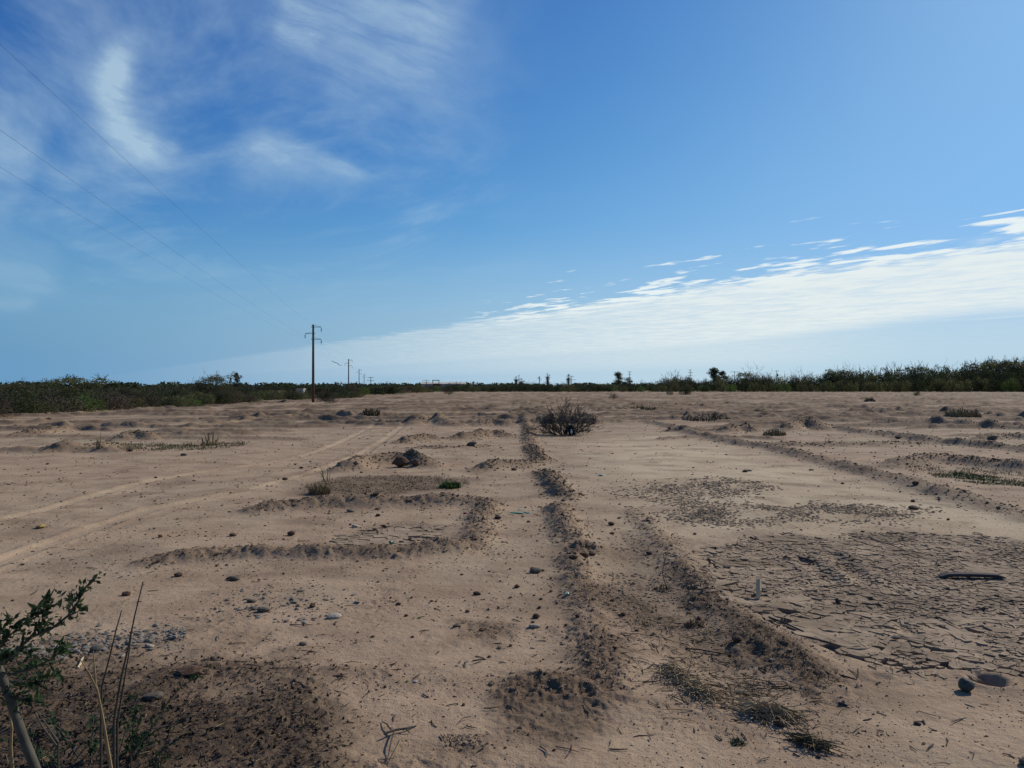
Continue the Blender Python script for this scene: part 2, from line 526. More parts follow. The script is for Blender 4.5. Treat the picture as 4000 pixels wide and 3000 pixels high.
    if not want_tone:
        return z_plain, plate, mud2
    loose = np.clip(.85 * rough + .9 * dark + .70 * darkc + .6 * straw + .30 * sel * lowr + .25 * crust + .35 * mud2, 0, 1)  # besides loose soil, the rough term paints in the dark of shaded banks
    stre = sstep(18, 45, r) * np.clip(fbm(x / 4.5, y / 1.1, 74, 3) * 3.2 + .12, 0, 1) * .95
    blot = np.clip(fbm(x / .9, y / .9, 75, 3) * 2.2 - .25, 0, 1) * .60 * (1 - sstep(18, 45, r))
    loose = np.clip(np.maximum(loose, np.maximum(stre, blot)), 0, 1)
    pale = np.clip(pale * .30 * sstep(6, 15, r) + 1.0 * pl * (.85 + .8 * pn(x / 1.8, y / 1.1, 76)), 0, 1) * (1 - .6 * loose)
    organic_shade = np.clip(dark * 1.0 + darkc * .50 + straw * .55 + ditch * .45 + stre * .16 + bank * .55 * np.clip(.5 + pn(x / 5, y / 3, 72), 0, 1), 0, 1)  # litter and weeds, plus far-bank shade laid into the colour
    return z, loose, pale, organic_shade


def ground_z(x, y):
    return float(terrain(np.array([x]), np.array([y]))[0][0])


def new_mesh(name, verts, faces, mat=None, smooth_=False):
    me = bpy.data.meshes.new(name)
    me.from_pydata([tuple(v) for v in verts], [], faces)
    if mat:
        me.materials.append(mat)
    if smooth_:
        me.polygons.foreach_set("use_smooth", [True] * len(me.polygons))
    me.update()
    return me


def np_mesh(name, co, loops, per, mat, smooth_=False):
    """Mesh from an array of corners, all faces having `per` corners."""
    me = bpy.data.meshes.new(name)
    nf = len(loops) // per
    me.vertices.add(len(co))
    me.vertices.foreach_set("co", np.ascontiguousarray(co, np.float32).ravel())
    me.loops.add(len(loops))
    me.loops.foreach_set("vertex_index", np.ascontiguousarray(loops, np.int32))
    me.polygons.add(nf)
    me.polygons.foreach_set("loop_start", np.arange(0, nf * per, per, dtype=np.int32))
    me.polygons.foreach_set("use_smooth", np.full(nf, smooth_, bool))
    me.update(calc_edges=True)
    if mat:
        me.materials.append(mat)
    return me


def put(name, me, parent=None, loc=(0, 0, 0), rot=(0, 0, 0), scale=(1, 1, 1)):
    o = bpy.data.objects.new(name, me)
    COL.objects.link(o)
    o.location, o.rotation_euler, o.scale = loc, rot, scale
    if parent:
        o.parent = parent
    return o


def tag(o, label=None, cat=None, group=None, kind=None):
    for k_, v in (("label", label), ("category", cat), ("group", group), ("kind", kind)):
        if v:
            o[k_] = v
    return o


def empty(name, loc, rz=0.0, label=None, cat=None, group=None, scale=1.0):
    o = put(name, None, None, loc, (0, 0, rz), (scale,) * 3)
    o.empty_display_size = .2
    return tag(o, label, cat, group)


# ------------------------------------------------------------------ materials
def material(name, build, rough=1.0):
    m = bpy.data.materials.new(name)
    m.use_nodes = True
    t = m.node_tree
    t.nodes.clear()
    S.nt = t
    out = t.nodes.new('ShaderNodeOutputMaterial')
    b = t.nodes.new('ShaderNodeBsdfPrincipled')
    b.inputs['Roughness'].default_value = rough
    b.inputs['Specular IOR Level'].default_value = 0.15
    t.links.new(b.outputs[0], out.inputs[0])
    build(t, b)
    return m


def coords(t, which='Object'):
    return S(t.nodes.new('ShaderNodeTexCoord').outputs[which])


def bump(t, b, h, strength, dist):
    n = t.nodes.new('ShaderNodeBump')
    n.inputs['Strength'].default_value = strength
    n.inputs['Distance'].default_value = dist
    link(h, n.inputs['Height'])
    t.links.new(n.outputs[0], b.inputs['Normal'])


def obj_random(t):
    return S(t.nodes.new('ShaderNodeObjectInfo').outputs['Random'])


def world_pos(t):
    return S(t.nodes.new('ShaderNodeNewGeometry').outputs['Position'])


def attr(t, name):
    n = t.nodes.new('ShaderNodeAttribute')
    n.attribute_name = name
    return S(n.outputs['Fac'])


SOIL = (.33, .245, .165)
SOIL_LOOSE_SHADE = (.180, .119, .072)  # dark brown loose soil, also the painted shade on the banks
SOIL_PALE = (.470, .368, .235)
SOIL_ORGANIC_SHADE = (.072, .048, .030)


def combine_shift(p):
    n = S.nt.nodes.new('ShaderNodeVectorMath')
    n.operation = 'ADD'
    S.nt.links.new(p.s, n.inputs[0])
    n.inputs[1].default_value = (37.0, -11.0, 5.0)
    return S(n.outputs[0])


def soil_build(t, b):
    p = coords(t)
    big = noise(p, .10, 4, .6)
    mid = noise(p, 1.1, 5, .62)
    fine = noise(p, 22.0, 4, .65)
    grit = noise(p, 130.0, 3, .6)
    warm = smooth(big, .38, .64)
    c = mix(warm, (.368, .254, .161), (.354, .264, .166))
    c = mix(smooth(mid, .40, .66), c, (.275, .188, .118))
    red = smooth(noise(p, .42, 5, .62), .54, .70)
    c = mix(red * .55, c, (.300, .190, .112))
    gre = smooth(noise(combine_shift(p), .30, 4, .6), .55, .70)
    c = mix(gre * .5, c, (.315, .262, .166))
    c = mix(attr(t, 'pale') * .9, c, SOIL_PALE)
    c = mix((attr(t, 'loose') * (.55 + .8 * fine)).clamp(), c, SOIL_LOOSE_SHADE)
    c = mix((attr(t, 'organic_shade') * (.35 + 1.0 * mid)).clamp(), c, SOIL_ORGANIC_SHADE)
    v = .80 + .42 * (fine - .5) + .40 * (grit - .5) + .20
    n = t.nodes.new('ShaderNodeVectorMath')
    n.operation = 'SCALE'
    t.links.new(c.s, n.inputs[0])
    link(v, n.inputs['Scale'])
    t.links.new(n.outputs[0], b.inputs['Base Color'])
    bump(t, b, fine * .7 + grit * .25 + mid * .5, 1.0, .018)


MAT_SOIL = material('soil', soil_build)


def plate_build(t, b):
    p = world_pos(t)
    mid = noise(p, 3.0, 5, .62)
    fine = noise(p, 40.0, 5, .65)
    c = mix(smooth(mid, .36, .66), (.345, .250, .160), (.245, .174, .112))
    c = mix(smooth(noise(p, 1.3, 4, .6), .46, .62) * .5, c, (.120, .084, .052))
    n = t.nodes.new('ShaderNodeVectorMath')
    n.operation = 'SCALE'
    t.links.new(c.s, n.inputs[0])
    link(.72 + .55 * fine, n.inputs['Scale'])
    t.links.new(n.outputs[0], b.inputs['Base Color'])
    bump(t, b, fine, .7, .006)


MAT_PLATE = material('dried_mud', plate_build)


def simple(name, col, var=.35, scale=8.0, rough=.95, bumpd=0.0, per_object=0.0, col2=None):
    def build(t, b):
        p = coords(t)
        n1 = noise(p, scale, 5, .6)
        c = mix(smooth(n1, .35, .68), col, col2 or tuple(v * (1 - var) for v in col))
        if per_object:
            n = t.nodes.new('ShaderNodeVectorMath')
            n.operation = 'SCALE'
            t.links.new(c.s, n.inputs[0])
            link((1 - per_object) + obj_random(t) * (2 * per_object), n.inputs['Scale'])
            c = S(n.outputs[0])
        t.links.new(c.s, b.inputs['Base Color'])
        if bumpd:
            bump(t, b, noise(p, scale * 3, 5, .65), .7, bumpd)
    return material(name, build, rough)


def leaf_mat(name, a, c2, scale=1.5, dapple=.25):
    def build(t, b):
        p = coords(t)
        rnd = obj_random(t)
        n1 = noise(p, scale, 3, .6)
        c = mix(smooth(n1, .35, .65), a, c2)
        n = t.nodes.new('ShaderNodeVectorMath')
        n.operation = 'SCALE'
        t.links.new(c.s, n.inputs[0])
        link((1 - dapple) + rnd * (2 * dapple), n.inputs['Scale'])
        t.links.new(n.outputs[0], b.inputs['Base Color'])
        b.inputs['Roughness'].default_value = .7
        tl = t.nodes.new('ShaderNodeBsdfTranslucent')
        t.links.new(n.outputs[0], tl.inputs[0])
        ms = t.nodes.new('ShaderNodeMixShader')
        ms.inputs[0].default_value = .45
        t.links.new(b.outputs[0], ms.inputs[1])
        t.links.new(tl.outputs[0], ms.inputs[2])
        t.links.new(ms.outputs[0], t.nodes['Material Output'].inputs[0])
    return material(name, build, .7)


# ------------------------------------------------------------------ the ground sheet
def ring_radii():
    r = [.25, .6, 1.1, 1.6, 2.0, 2.3, 2.6]
    while r[-1] < 420:
        d = min(max(.008, r[-1] ** 2 / 1100.0), .0038 * r[-1])
        if r[-1] < 2.9:
            d = .05
        r.append(r[-1] + d)
    while r[-1] < 4200:
        r.append(r[-1] * 1.12)
    return np.array(r)


RR = ring_radii()
A = np.concatenate([np.linspace(-39, 39, 620), np.linspace(39, 321, 70)[1:-1]]) * math.pi / 180
na, nr = len(A), len(RR)
gx = (RR[:, None] * np.sin(A)[None, :]).ravel()
gy = (RR[:, None] * np.cos(A)[None, :]).ravel()
gz, g_loose, g_pale, g_org = terrain(gx, gy, True)
gz = gz * (1 - sstep(420, 700, np.hypot(gx, gy)))
i0 = (np.arange(nr - 1)[:, None] * na + np.arange(na)[None, :]).ravel()
i1 = (np.arange(nr - 1)[:, None] * na + (np.arange(na) + 1)[None, :] % na).ravel()
quads = np.stack([i0, i1, i1 + na, i0 + na], 1)[:, ::-1]
me = np_mesh('ground', np.stack([gx, gy, gz], 1), quads.ravel(), 4, MAT_SOIL, True)
for nm, arr in (('loose', g_loose), ('pale', g_pale), ('organic_shade', g_org)):
    a_ = me.attributes.new(nm, 'FLOAT', 'POINT')
    a_.data.foreach_set('value', arr.astype(np.float32))
ground = tag(put('ground', me), kind='structure', label='bare dry tan earth of the field with worn low earth banks')


# ------------------------------------------------------------------ dried mud broken into plates
def clip_cell(site, others):
    """The Voronoi cell of a site among its neighbours, as a polygon round the site."""
    R_ = .30
    poly = [(-R_, -R_), (R_, -R_), (R_, R_), (-R_, R_)]
    for ox, oy in others:
        nx, ny = ox - site[0], oy - site[1]
        c = (nx * nx + ny * ny) / 2
        out = []
        n = len(poly)
        for i in range(n):
            a, b = poly[i], poly[(i + 1) % n]
            da, db = a[0] * nx + a[1] * ny - c, b[0] * nx + b[1] * ny - c
            if da <= 0:
                out.append(a)
            if da * db < 0:
                t = da / (da - db)
                out.append((a[0] + (b[0] - a[0]) * t, a[1] + (b[1] - a[1]) * t))
        poly = out
        if len(poly) < 3:
            return []
    return poly


def mud_sites(poly_, size, which):
    xs, ys = [p[0] for p in poly_], [p[1] for p in poly_]
    x0, x1, y0, y1 = min(xs) - .3, max(xs) + .3, min(ys) - .3, max(ys) + .3
    nx, ny = int((x1 - x0) / size), int((y1 - y0) / size)
    g = np.stack(np.meshgrid(np.arange(nx), np.arange(ny), indexing='ij'), -1).reshape(-1, 2).astype(float)
    pts = (g + rng.uniform(-.48, .48, g.shape)) * size + (x0, y0)
    coarse = fbm(pts[:, 0] / .9, pts[:, 1] / .9, 81, 2)
    keep = rng.random(len(pts)) < np.where(coarse > .10, .28, np.where(coarse > -.1, .62, .95))
    pts = pts[keep]
    zp, m1, m2 = terrain(pts[:, 0], pts[:, 1])
    ok = rng.random(len(pts)) < sstep(.15, .80, m1 if which == 1 else m2)
    ok &= rng.random(len(pts)) < .93
    return pts, ok


def plates(poly_, size, which, gap, thick):
    pts, ok = mud_sites(poly_, size, which)
    tree_cell = {}
    cs = size * 2.2
    for i, (a, b) in enumerate(pts):
        tree_cell.setdefault((int(a // cs), int(b // cs)), []).append(i)
    out = []
    for i in np.nonzero(ok)[0]:
        a, b = pts[i]
        ci, cj = int(a // cs), int(b // cs)
        nb = [j for di in (-1, 0, 1) for dj in (-1, 0, 1) for j in tree_cell.get((ci + di, cj + dj), ()) if j != i]
        nb.sort(key=lambda j: (pts[j][0] - a) ** 2 + (pts[j][1] - b) ** 2)
        cell = clip_cell((a, b), [tuple(pts[j]) for j in nb[:14]])
        if len(cell) >= 3:
            out.append((a, b, cell))
    # ring of each plate: edges broken once or twice and jagged, shrunk back by the width of the crack
    res = []
    for a, b, cell in out:
        ring = []
        n = len(cell)
        for i in range(n):
            p, q = cell[i], cell[(i + 1) % n]
            l = math.dist(p, q)
            if l < .006:
                continue
            ring.append((p[0] + random.gauss(0, .002), p[1] + random.gauss(0, .002)))
            cuts = 2 if l > .06 else 1 if l > .022 else 0
            for c in range(cuts):
                t = (c + 1) / (cuts + 1) + random.uniform(-.1, .1)
                jag = random.gauss(0, .055) * l
                ring.append((p[0] + (q[0] - p[0]) * t - (q[1] - p[1]) / l * jag, p[1] + (q[1] - p[1]) * t + (q[0] - p[0]) / l * jag))
        if len(ring) < 4:
            continue
        rad = sum(math.hypot(*p) for p in ring) / len(ring)
        k = max(.55, 1 - gap * random.uniform(.5, 1.5) / rad)
        ring = [(p[0] * k, p[1] * k) for p in ring]
        res.append((a, b, ring, rad))
    if not res:
        return []
    ax_ = np.array([[r_[0], r_[1]] for r_ in res])
    zc_, m1, m2 = terrain(ax_[:, 0], ax_[:, 1])
    allp = np.array([(r_[0] + p[0], r_[1] + p[1]) for r_ in res for p in r_[2]])
    zr, _, _ = terrain(allp[:, 0], allp[:, 1])
    k = 0
    meshes = []
    for (a, b, ring, rad), z0 in zip(res, zc_):
        n = len(ring)
        zz = zr[k:k + n]
        k += n
        tl = .075 * min(1.0, (.026 / max(rad, .01)) ** 1.5)
        tx, ty = random.gauss(0, tl), random.gauss(0, tl)
        curl = random.uniform(.000, .007) * min(1, rad / .05)
        lift = random.uniform(-.005, .004)
        base = np.array([a, b, z0])
        v = [(0, 0, lift)]
        v += [(p[0] * .985, p[1] * .985, .6 * (zz[i] - z0) + lift + curl * random.uniform(.5, 1.3) + p[0] * tx + p[1] * ty) for i, p in enumerate(ring)]
        v += [(p[0] * 1.01, p[1] * 1.01, zz[i] - z0 - thick) for i, p in enumerate(ring)]
        f = [(0, 1 + i, 1 + (i + 1) % n) for i in range(n)]
        f += [(1 + i, 1 + n + i, 1 + n + (i + 1) % n, 1 + (i + 1) % n) for i in range(n)]
        dist_ = math.hypot(a, b)
        seen = (abs(a) / b < .70) * rad * rad / dist_ ** 2.6
        meshes.append((seen, base, v, f))
    return meshes


pl_all = plates(MUD, .037, 1, .0014, .034) + plates(MUD_BASIN, .075, 2, .006, .026)
pl_all.sort(key=lambda m: -m[0])
for seen, base, v, f in pl_all[:300]:
    put('mud_plate', new_mesh('mud_plate', v, f, MAT_PLATE), ground, tuple(base))
vv, ff = [], []
for seen, base, v, f in pl_all[300:]:
    o_ = len(vv)
    vv += [(base[0] + p[0], base[1] + p[1], base[2] + p[2]) for p in v]
    ff += [tuple(i + o_ for i in q) for q in f]
tag(put('mud_plates', new_mesh('mud_plates', vv, ff, MAT_PLATE), ground), kind='stuff')


# ------------------------------------------------------------------ stones and clods
def lump_mesh(name, mat, seed, sub=2, flat=.7, rough_=.22, long_=1.25, freq=1.6):
    """A weathered stone or clod of about unit size, resting on z = 0."""
    import bmesh
    bm = bmesh.new()
    bmesh.ops.create_icosphere(bm, subdivisions=sub, radius=.5)
    r_ = np.random.default_rng(seed)
    offs = r_.uniform(-50, 50, 3)
    from mathutils import noise as mn
    cuts = [(Vector(r_.normal(0, 1, 3)).normalized(), r_.uniform(.36, .46)) for _ in range(5)]
    for v in bm.verts:
        c = v.co.copy()
        d = mn.noise(c * freq * 2 + Vector(offs)) * rough_ + mn.noise(c * freq * 6 + Vector(offs)) * rough_ * .4
        c *= 1 + d
        for nrm, h in cuts:
            e = c.dot(nrm)
            if e > h:
                c -= nrm * (e - h) * .8
        v.co = Vector((c.x * long_, c.y, c.z * flat))
    zmin = min(v.co.z for v in bm.verts)
    for v in bm.verts:
        v.co.z -= zmin
    me_ = bpy.data.meshes.new(name)
    bm.to_mesh(me_)
    bm.free()
    me_.materials.append(mat)
    return me_


MAT_GREY = simple('grey_stone', (.155, .125, .088), .35, 5, .8, .01, .25)
MAT_BROWN = simple('brown_stone', (.105, .064, .040), .35, 5, .85, .01, .3)
MAT_CLOD = simple('earth_clod', (.165, .100, .062), .35, 6, 1.0, .03, .2)
MAT_PALE = simple('pale_stone', (.42, .36, .27), .25, 5, .85, .006, .15)
MAT_GREEN_STONE = simple('greenish_stone', (.105, .112, .088), .4, 4, .75, .01, .2)

STONES = {
    'grey': [lump_mesh('stone', MAT_GREY, s_, 2, .55, .10, 1.4, 1.0) for s_ in range(4)],
    'brown': [lump_mesh('stone', MAT_BROWN, s_ + 10, 2, .62, .18, 1.25) for s_ in range(4)],
    'clod': [lump_mesh('clod', MAT_CLOD, s_ + 20, 2, .68, .38, 1.2, 2.0) for s_ in range(5)],
    'pale': [lump_mesh('stone', MAT_PALE, s_ + 30, 2, .5, .10, 1.5, 1.0) for s_ in range(2)],
    'green': [lump_mesh('stone', MAT_GREEN_STONE, s_ + 40, 3, .85, .12, 1.1, 1.0) for s_ in range(2)],
}
RING = []                                           # spots already taken


def stone(kind, x, y, wide, label=None, group=None, name='stone', rz=None, sink=.22, tall=1.0):
    """wide in metres across; (x, y) on the ground."""
    me_ = random.choice(STONES[kind])
    o = put(name, me_, None, (x, y, ground_z(x, y) - sink * wide * .6), (random.uniform(-.2, .2), random.uniform(-.2, .2), random.uniform(0, 6.28) if rz is None else rz),
            (wide * .85, wide * random.uniform(.75, .95), wide * random.uniform(.8, 1.0) * tall))
    RING.append((x, y, wide))
    return tag(o, label, 'clod' if name == 'earth_clod' else 'stone', group)


def hit(px, py):
    """Where the line of sight through (px, py) of the photo meets the ground as it lies."""
    x0, Y0 = G(px, max(py, 842))
    Ys = np.linspace(Y0 * .75, Y0 * 1.12, 220)
    sx = (px * 1.8083 - 2000) / FPX
    sz = EYE - (py * 1.8083 - HZ) / FPX * Ys
    h = terrain(sx * Ys, Ys)[0]
    i = np.nonzero(h >= sz)[0]
    Y = Ys[i[0]] if len(i) and i[0] > 0 else Y0
    return sx * Y, float(Y)


def at_px(kind, px, py, wpx, label, name='stone', rz=0.0, sink=.12, tall=1.0):
    x, y = hit(px, py + wpx * .25)
    return stone(kind, x, y, wpx * y / 1640.0, label, None, name, rz, sink, tall)


at_px('green', 2084, 1482, 36, 'round dark green grey stone standing on the cracked mud edge beside a dug hollow', sink=.05, tall=1.0)
at_px('brown', 1684, 1560, 22, 'dark egg shaped stone at the end of the straw heap', tall=1.1)
at_px('grey', 2222, 1640, 40, 'dark blue grey stone cut by the bottom right corner of the photo')
at_px('grey', 1157, 1231, 24, 'smooth grey oval cobble with a small dark stone behind it left of the middle bank', rz=.25)
at_px('brown', 1150, 1226, 9, 'small dark stone touching the back of the smooth oval cobble')
at_px('brown', 1172, 1231, 9, 'small dark brown stone close to the right end of the oval cobble')
at_px('pale', 1155, 1349, 22, 'pale rounded stone lying in front of the jagged brown clod', rz=.2)
at_px('brown', 1030, 1280, 17, 'dark brown stone alone on smooth sand left of the middle bank')
at_px('grey', 505, 1248, 22, 'dark grey cobble with a reddish clod on its left side', rz=.1)
at_px('clod', 494, 1249, 9, 'small reddish clod leaning on the dark grey cobble', 'earth_clod')
at_px('grey', 570, 1314, 26, 'largest grey cobble of the pebble scatter, with a flat stone at its foot')
at_px('brown', 274, 1281, 18, 'flat dark purple brown stone between the green branch and the dry stalk')
at_px('brown', 386, 1241, 18, 'dark grey stone with a brown clod below the end of the front bank')
at_px('pale', 723, 1327, 26, 'pale wedge shaped stone at the right of the pebble scatter', rz=.3)
at_px('grey', 655, 1389, 16, 'dark flat stone alone below the pebble scatter')
at_px('brown', 630, 1152, 17, 'squarish red brown brick fragment on the basin floor', 'stone', 0.1, .05, 1.1)
at_px('brown', 503, 1154, 15, 'dark brown stone left of the red brown brick fragment')
at_px('grey', 757, 1102, 17, 'dark blue grey oval stone at the foot of the second bank')
at_px('brown', 829, 1136, 11, 'round dark stone at the edge of the pale cracked mud in the basin')
at_px('pale', 768, 1134, 15, 'pale flat elongated stone on the basin floor', rz=.05)
at_px('brown', 817, 1112, 11, 'dark stone below the middle of the second bank')
at_px('grey', 397, 981, 13, 'round brown stone in front of the dry weed patch on the left')
at_px('brown', 651, 1010, 9, 'small dark stone on the wheel track near the tall dry weed')
at_px('brown', 1320, 1130, 14, 'dark rounded stone alone on pale sand right of the middle bank')
at_px('brown', 1322, 1151, 10, 'small dark stone just in front of the rounded stone on pale sand')
at_px('brown', 1402, 1194, 15, 'dark flat stone behind the dry upright stalk')
at_px('brown', 1076, 1117, 15, 'dark blocky stone just in front of the green glass bits')
at_px('brown', 1972, 1095, 21, 'dark brown pointed stone on bare pale earth in front of the long right bank')
at_px('brown', 1610, 1017, 12, 'small dark stone on the foot of the long right bank')
at_px('brown', 1940, 944, 14, 'dark stone lying between the two right hand banks')
at_px('grey', 2145, 944, 20, 'dark purple grey boulder at the edge of a low bank on the far right')
at_px('grey', 1935, 1375, 18, 'flat grey pebble on the cracked mud beside the wheel rut')
at_px('pale', 2172, 1512, 44, 'pale flat fragment half sunk in smooth sand at the lower right', sink=.5, tall=.5)
at_px('pale', 1668, 1424, 12, 'pale chalky stone in the cracked ditch')
at_px('grey', 1598, 1490, 26, 'grey stone low in the ditch near the straw', sink=.3)
at_px('grey', 213, 1397, 30, 'largest rounded grey green cobble of the gravel strip')
at_px('pale', 323, 1392, 18, 'small buff cobble of the gravel strip left of the tall dry stalk')
at_px('grey', 543, 1296, 18, 'dark grey cobble at the left of the pebble scatter')
at_px('green', 20, 1415, 40, 'dark cobble half hidden behind the leafy branch')
at_px('grey', 333, 1500, 40, 'dark flat cobble on the churned soil below the gravel strip')
at_px('clod', 868, 1000, 34, 'large round earth clod on top of the low mound', 'earth_clod', 0, .02, 1.25)
at_px('clod', 897, 1000, 24, 'crumbling jagged earth clod right of the round clod on the mound', 'earth_clod', 0, .2, 1.1)
at_px('clod', 1262, 1196, 24, 'biggest clod of the crumbled cluster on the middle bank', 'earth_clod', 0, .2, .9)
at_px('clod', 1278, 1194, 20, 'second clod of the crumbled cluster on the middle bank, right of the biggest', 'earth_clod', 0, .2, .8)
at_px('clod', 1240, 1200, 20, 'low clod at the left end of the crumbled cluster on the middle bank', 'earth_clod', 0, .3, .7)
at_px('clod', 1159, 1330, 16, 'jagged upright brown clod behind the pale rounded stone', 'earth_clod', 0, .1, 1.1)
at_px('clod', 412, 1440, 58, 'big dark earth clod on the edge of the churned soil', 'earth_clod', .5, .35, .7)
at_px('clod', 1590, 1380, 24, 'dark clod in the ditch below the dry rosette', 'earth_clod')
at_px('brown', 1110, 1013, 12, 'dark stone at the right end of the low middle mound')
at_px('brown', 812, 1067, 16, 'red brown stone in front of the dead weed patch')
at_px('grey', 1020, 957, 20, 'dark clod on the front of the long low mound', 'earth_clod')

# stones strewn singly over the field, up to the limit for one kind
srng = np.random.default_rng(12)


def free_spot(x, y, r_):
    return all((x - a) ** 2 + (y - b) ** 2 > (r_ + w * .6) ** 2 for a, b, w in RING)


spots = []
while len(spots) < 232:
    px = srng.uniform(-20, 2230)
    py = 900 + (1659 - 900) * srng.random() ** 1.15
    if srng.random() < .30:
        px, py = srng.normal(1120, 130), srng.normal(1330, 110)
    elif srng.random() < .22:
        px, py = srng.normal(620, 130), srng.normal(1310, 55)
    if not (900 < py < 1655 and -20 < px < 2230):
        continue
    x, y = G(px, py)
    w = float(np.clip(srng.lognormal(math.log(6.5), .42), 3.5, 15)) * y / 1640 * (1.0 if py > 1000 else .8)
    if py > 1100:
        w = min(w, .055)
    if free_spot(x, y, w * .7):
        spots.append((x, y, w))
        RING.append((x, y, w))
for x, y, w in spots:
    k = srng.random()
    kind = 'clod' if k < .55 else 'brown' if k < .82 else 'grey'
    o = stone(kind, x, y, w, None, None, 'earth_clod' if kind == 'clod' else 'stone')
    RING.pop()
    if kind == 'clod':
        tag(o, 'small brown earth clod strewn among others on the bare field', 'clod', 'small clods strewn over the field')
    elif kind == 'brown':
        tag(o, 'small dark brown stone strewn among others on the bare field', 'stone', 'small brown stones strewn over the field')
    else:
        tag(o, 'small grey pebble strewn among others on the bare field', 'stone', 'small grey pebbles strewn over the field')


def scatter_lumps(name, pts, sizes, mat, seed, flat=.6, parent=None, small=False):
    """Countless small lumps as one mesh: a rough twelve-cornered lump at each point."""
    phi = (1 + 5 ** .5) / 2
    ico = np.array([(-1, phi, 0), (1, phi, 0), (-1, -phi, 0), (1, -phi, 0), (0, -1, phi), (0, 1, phi), (0, -1, -phi), (0, 1, -phi), (phi, 0, -1), (phi, 0, 1), (-phi, 0, -1), (-phi, 0, 1)]) / 1.902 / 2
    fc = np.array([(0, 11, 5), (0, 5, 1), (0, 1, 7), (0, 7, 10), (0, 10, 11), (1, 5, 9), (5, 11, 4), (11, 10, 2), (10, 7, 6), (7, 1, 8), (3, 9, 4), (3, 4, 2), (3, 2, 6), (3, 6, 8), (3, 8, 9), (4, 9, 5), (2, 4, 11), (6, 2, 10), (8, 6, 7), (9, 8, 1)])
    if small:
        ico = np.array([(1, 0, 0), (-1, 0, 0), (0, 1, 0), (0, -1, 0), (0, 0, 1), (0, 0, -1)]) / 2
        fc = np.array([(4, 0, 2), (4, 2, 1), (4, 1, 3), (4, 3, 0), (5, 2, 0), (5, 1, 2), (5, 3, 1), (5, 0, 3)])
    r_ = np.random.default_rng(seed)
    n = len(pts)
    nv = len(ico)
    co = ico[None] * (1 + r_.normal(0, .20, (n, nv, 1)))
    st = r_.uniform(.7, 1.5, (n, 1)) if not small else r_.uniform(.9, 1.9, (n, 1))  # small lumps are drawn out to stand in for the shadows they throw
    co = co * np.stack([st, 1 / st, np.full((n, 1), flat) * r_.uniform(.6, 1.2, (n, 1))], -1)
    an = r_.uniform(0, 6.28, n)
    c, s_ = np.cos(an)[:, None], np.sin(an)[:, None]
    x = co[..., 0] * c - co[..., 1] * s_
    y = co[..., 0] * s_ + co[..., 1] * c
    z0 = terrain(pts[:, 0], pts[:, 1])[0]
    sz = sizes[:, None]
    out = np.stack([pts[:, 0:1] + x * sz, pts[:, 1:2] + y * sz, z0[:, None] + (co[..., 2] + .12) * sz], -1).reshape(-1, 3)
    lp = (fc[None] + nv * np.arange(n)[:, None, None]).ravel()
    return tag(put(name, np_mesh(name, out, lp, 3, mat), parent), kind='stuff')


def screen_pts(n, y0, y1, seed, power=1.0, x0=-60, x1=2270):
    r_ = np.random.default_rng(seed)
    px = r_.uniform(x0, x1, n)
    py = y0 + (y1 - y0) * r_.random(n) ** power
    Y = FPX * EYE / (py * 1.8083 - HZ)
    return np.stack([(px * 1.8083 - 2000) / FPX * Y, Y], 1)


# crumbs everywhere, thicker where the soil is loose
pts = screen_pts(46000, 880, 1665, 5)
cl = fbm(pts[:, 0] / .8, pts[:, 1] / .8, 91, 3)
_, lo_, pa_, og_ = terrain(pts[:, 0], pts[:, 1], True)
keep = rng.random(len(pts)) < np.clip(.30 + 1.2 * cl + .6 * lo_, .06, 1) * (1 - .8 * pa_)
pts = pts[keep]
sizes = np.clip(rng.lognormal(math.log(2.3), .42, len(pts)), 1.0, 6.5) * pts[:, 1] / 1640
sizes = np.minimum(sizes, .05)
tag(scatter_lumps('soil_crumbs', pts, sizes, simple('crumb', (.140, .090, .054), .5, 3.0, 1.0), 6, .75, None, True), label='countless dark crumbs of earth littering the bare field')

# the thin crust that broke up into flakes out in the open
fl = []
for poly_, n_ in ((MUD_MID, 5200), (MUD_FAR, 3000), (MUD_DITCH, 2600)):
    xs_, ys_ = [p[0] for p in poly_], [p[1] for p in poly_]
    c_ = np.stack([rng.uniform(min(xs_) - .5, max(xs_) + .5, n_ * 3), rng.uniform(min(ys_) - .5, max(ys_) + .5, n_ * 3)], 1)
    k_ = poly_mask(c_[:, 0] + .5 * pn(c_[:, 0], c_[:, 1], 95), c_[:, 1] + .5 * pn(c_[:, 0], c_[:, 1], 96), poly_, .5) * (.45 + 1.3 * pn(c_[:, 0] * 1.4, c_[:, 1] * 1.4, 97))
    fl.append(c_[rng.random(len(c_)) < k_][:n_])
fl = np.concatenate(fl)
fs = np.clip(rng.lognormal(math.log(.040), .40, len(fl)), .015, .10)
fs = np.minimum(fs, fl[:, 1] * .0045)
tag(scatter_lumps('crust_flakes', fl, fs, MAT_PLATE, 62, .34, None, True), label='thin curled flakes of dried crust over the bare ground')

def crumbly(pts_, w, n_, seed):
    r2 = np.random.default_rng(seed)
    seg = r2.integers(0, len(pts_) - 1, n_)
    A0, A1 = np.array(pts_)[seg], np.array(pts_)[seg + 1]
    return A0 + (A1 - A0) * r2.random(n_)[:, None] + r2.normal(0, w * .5, (n_, 2))


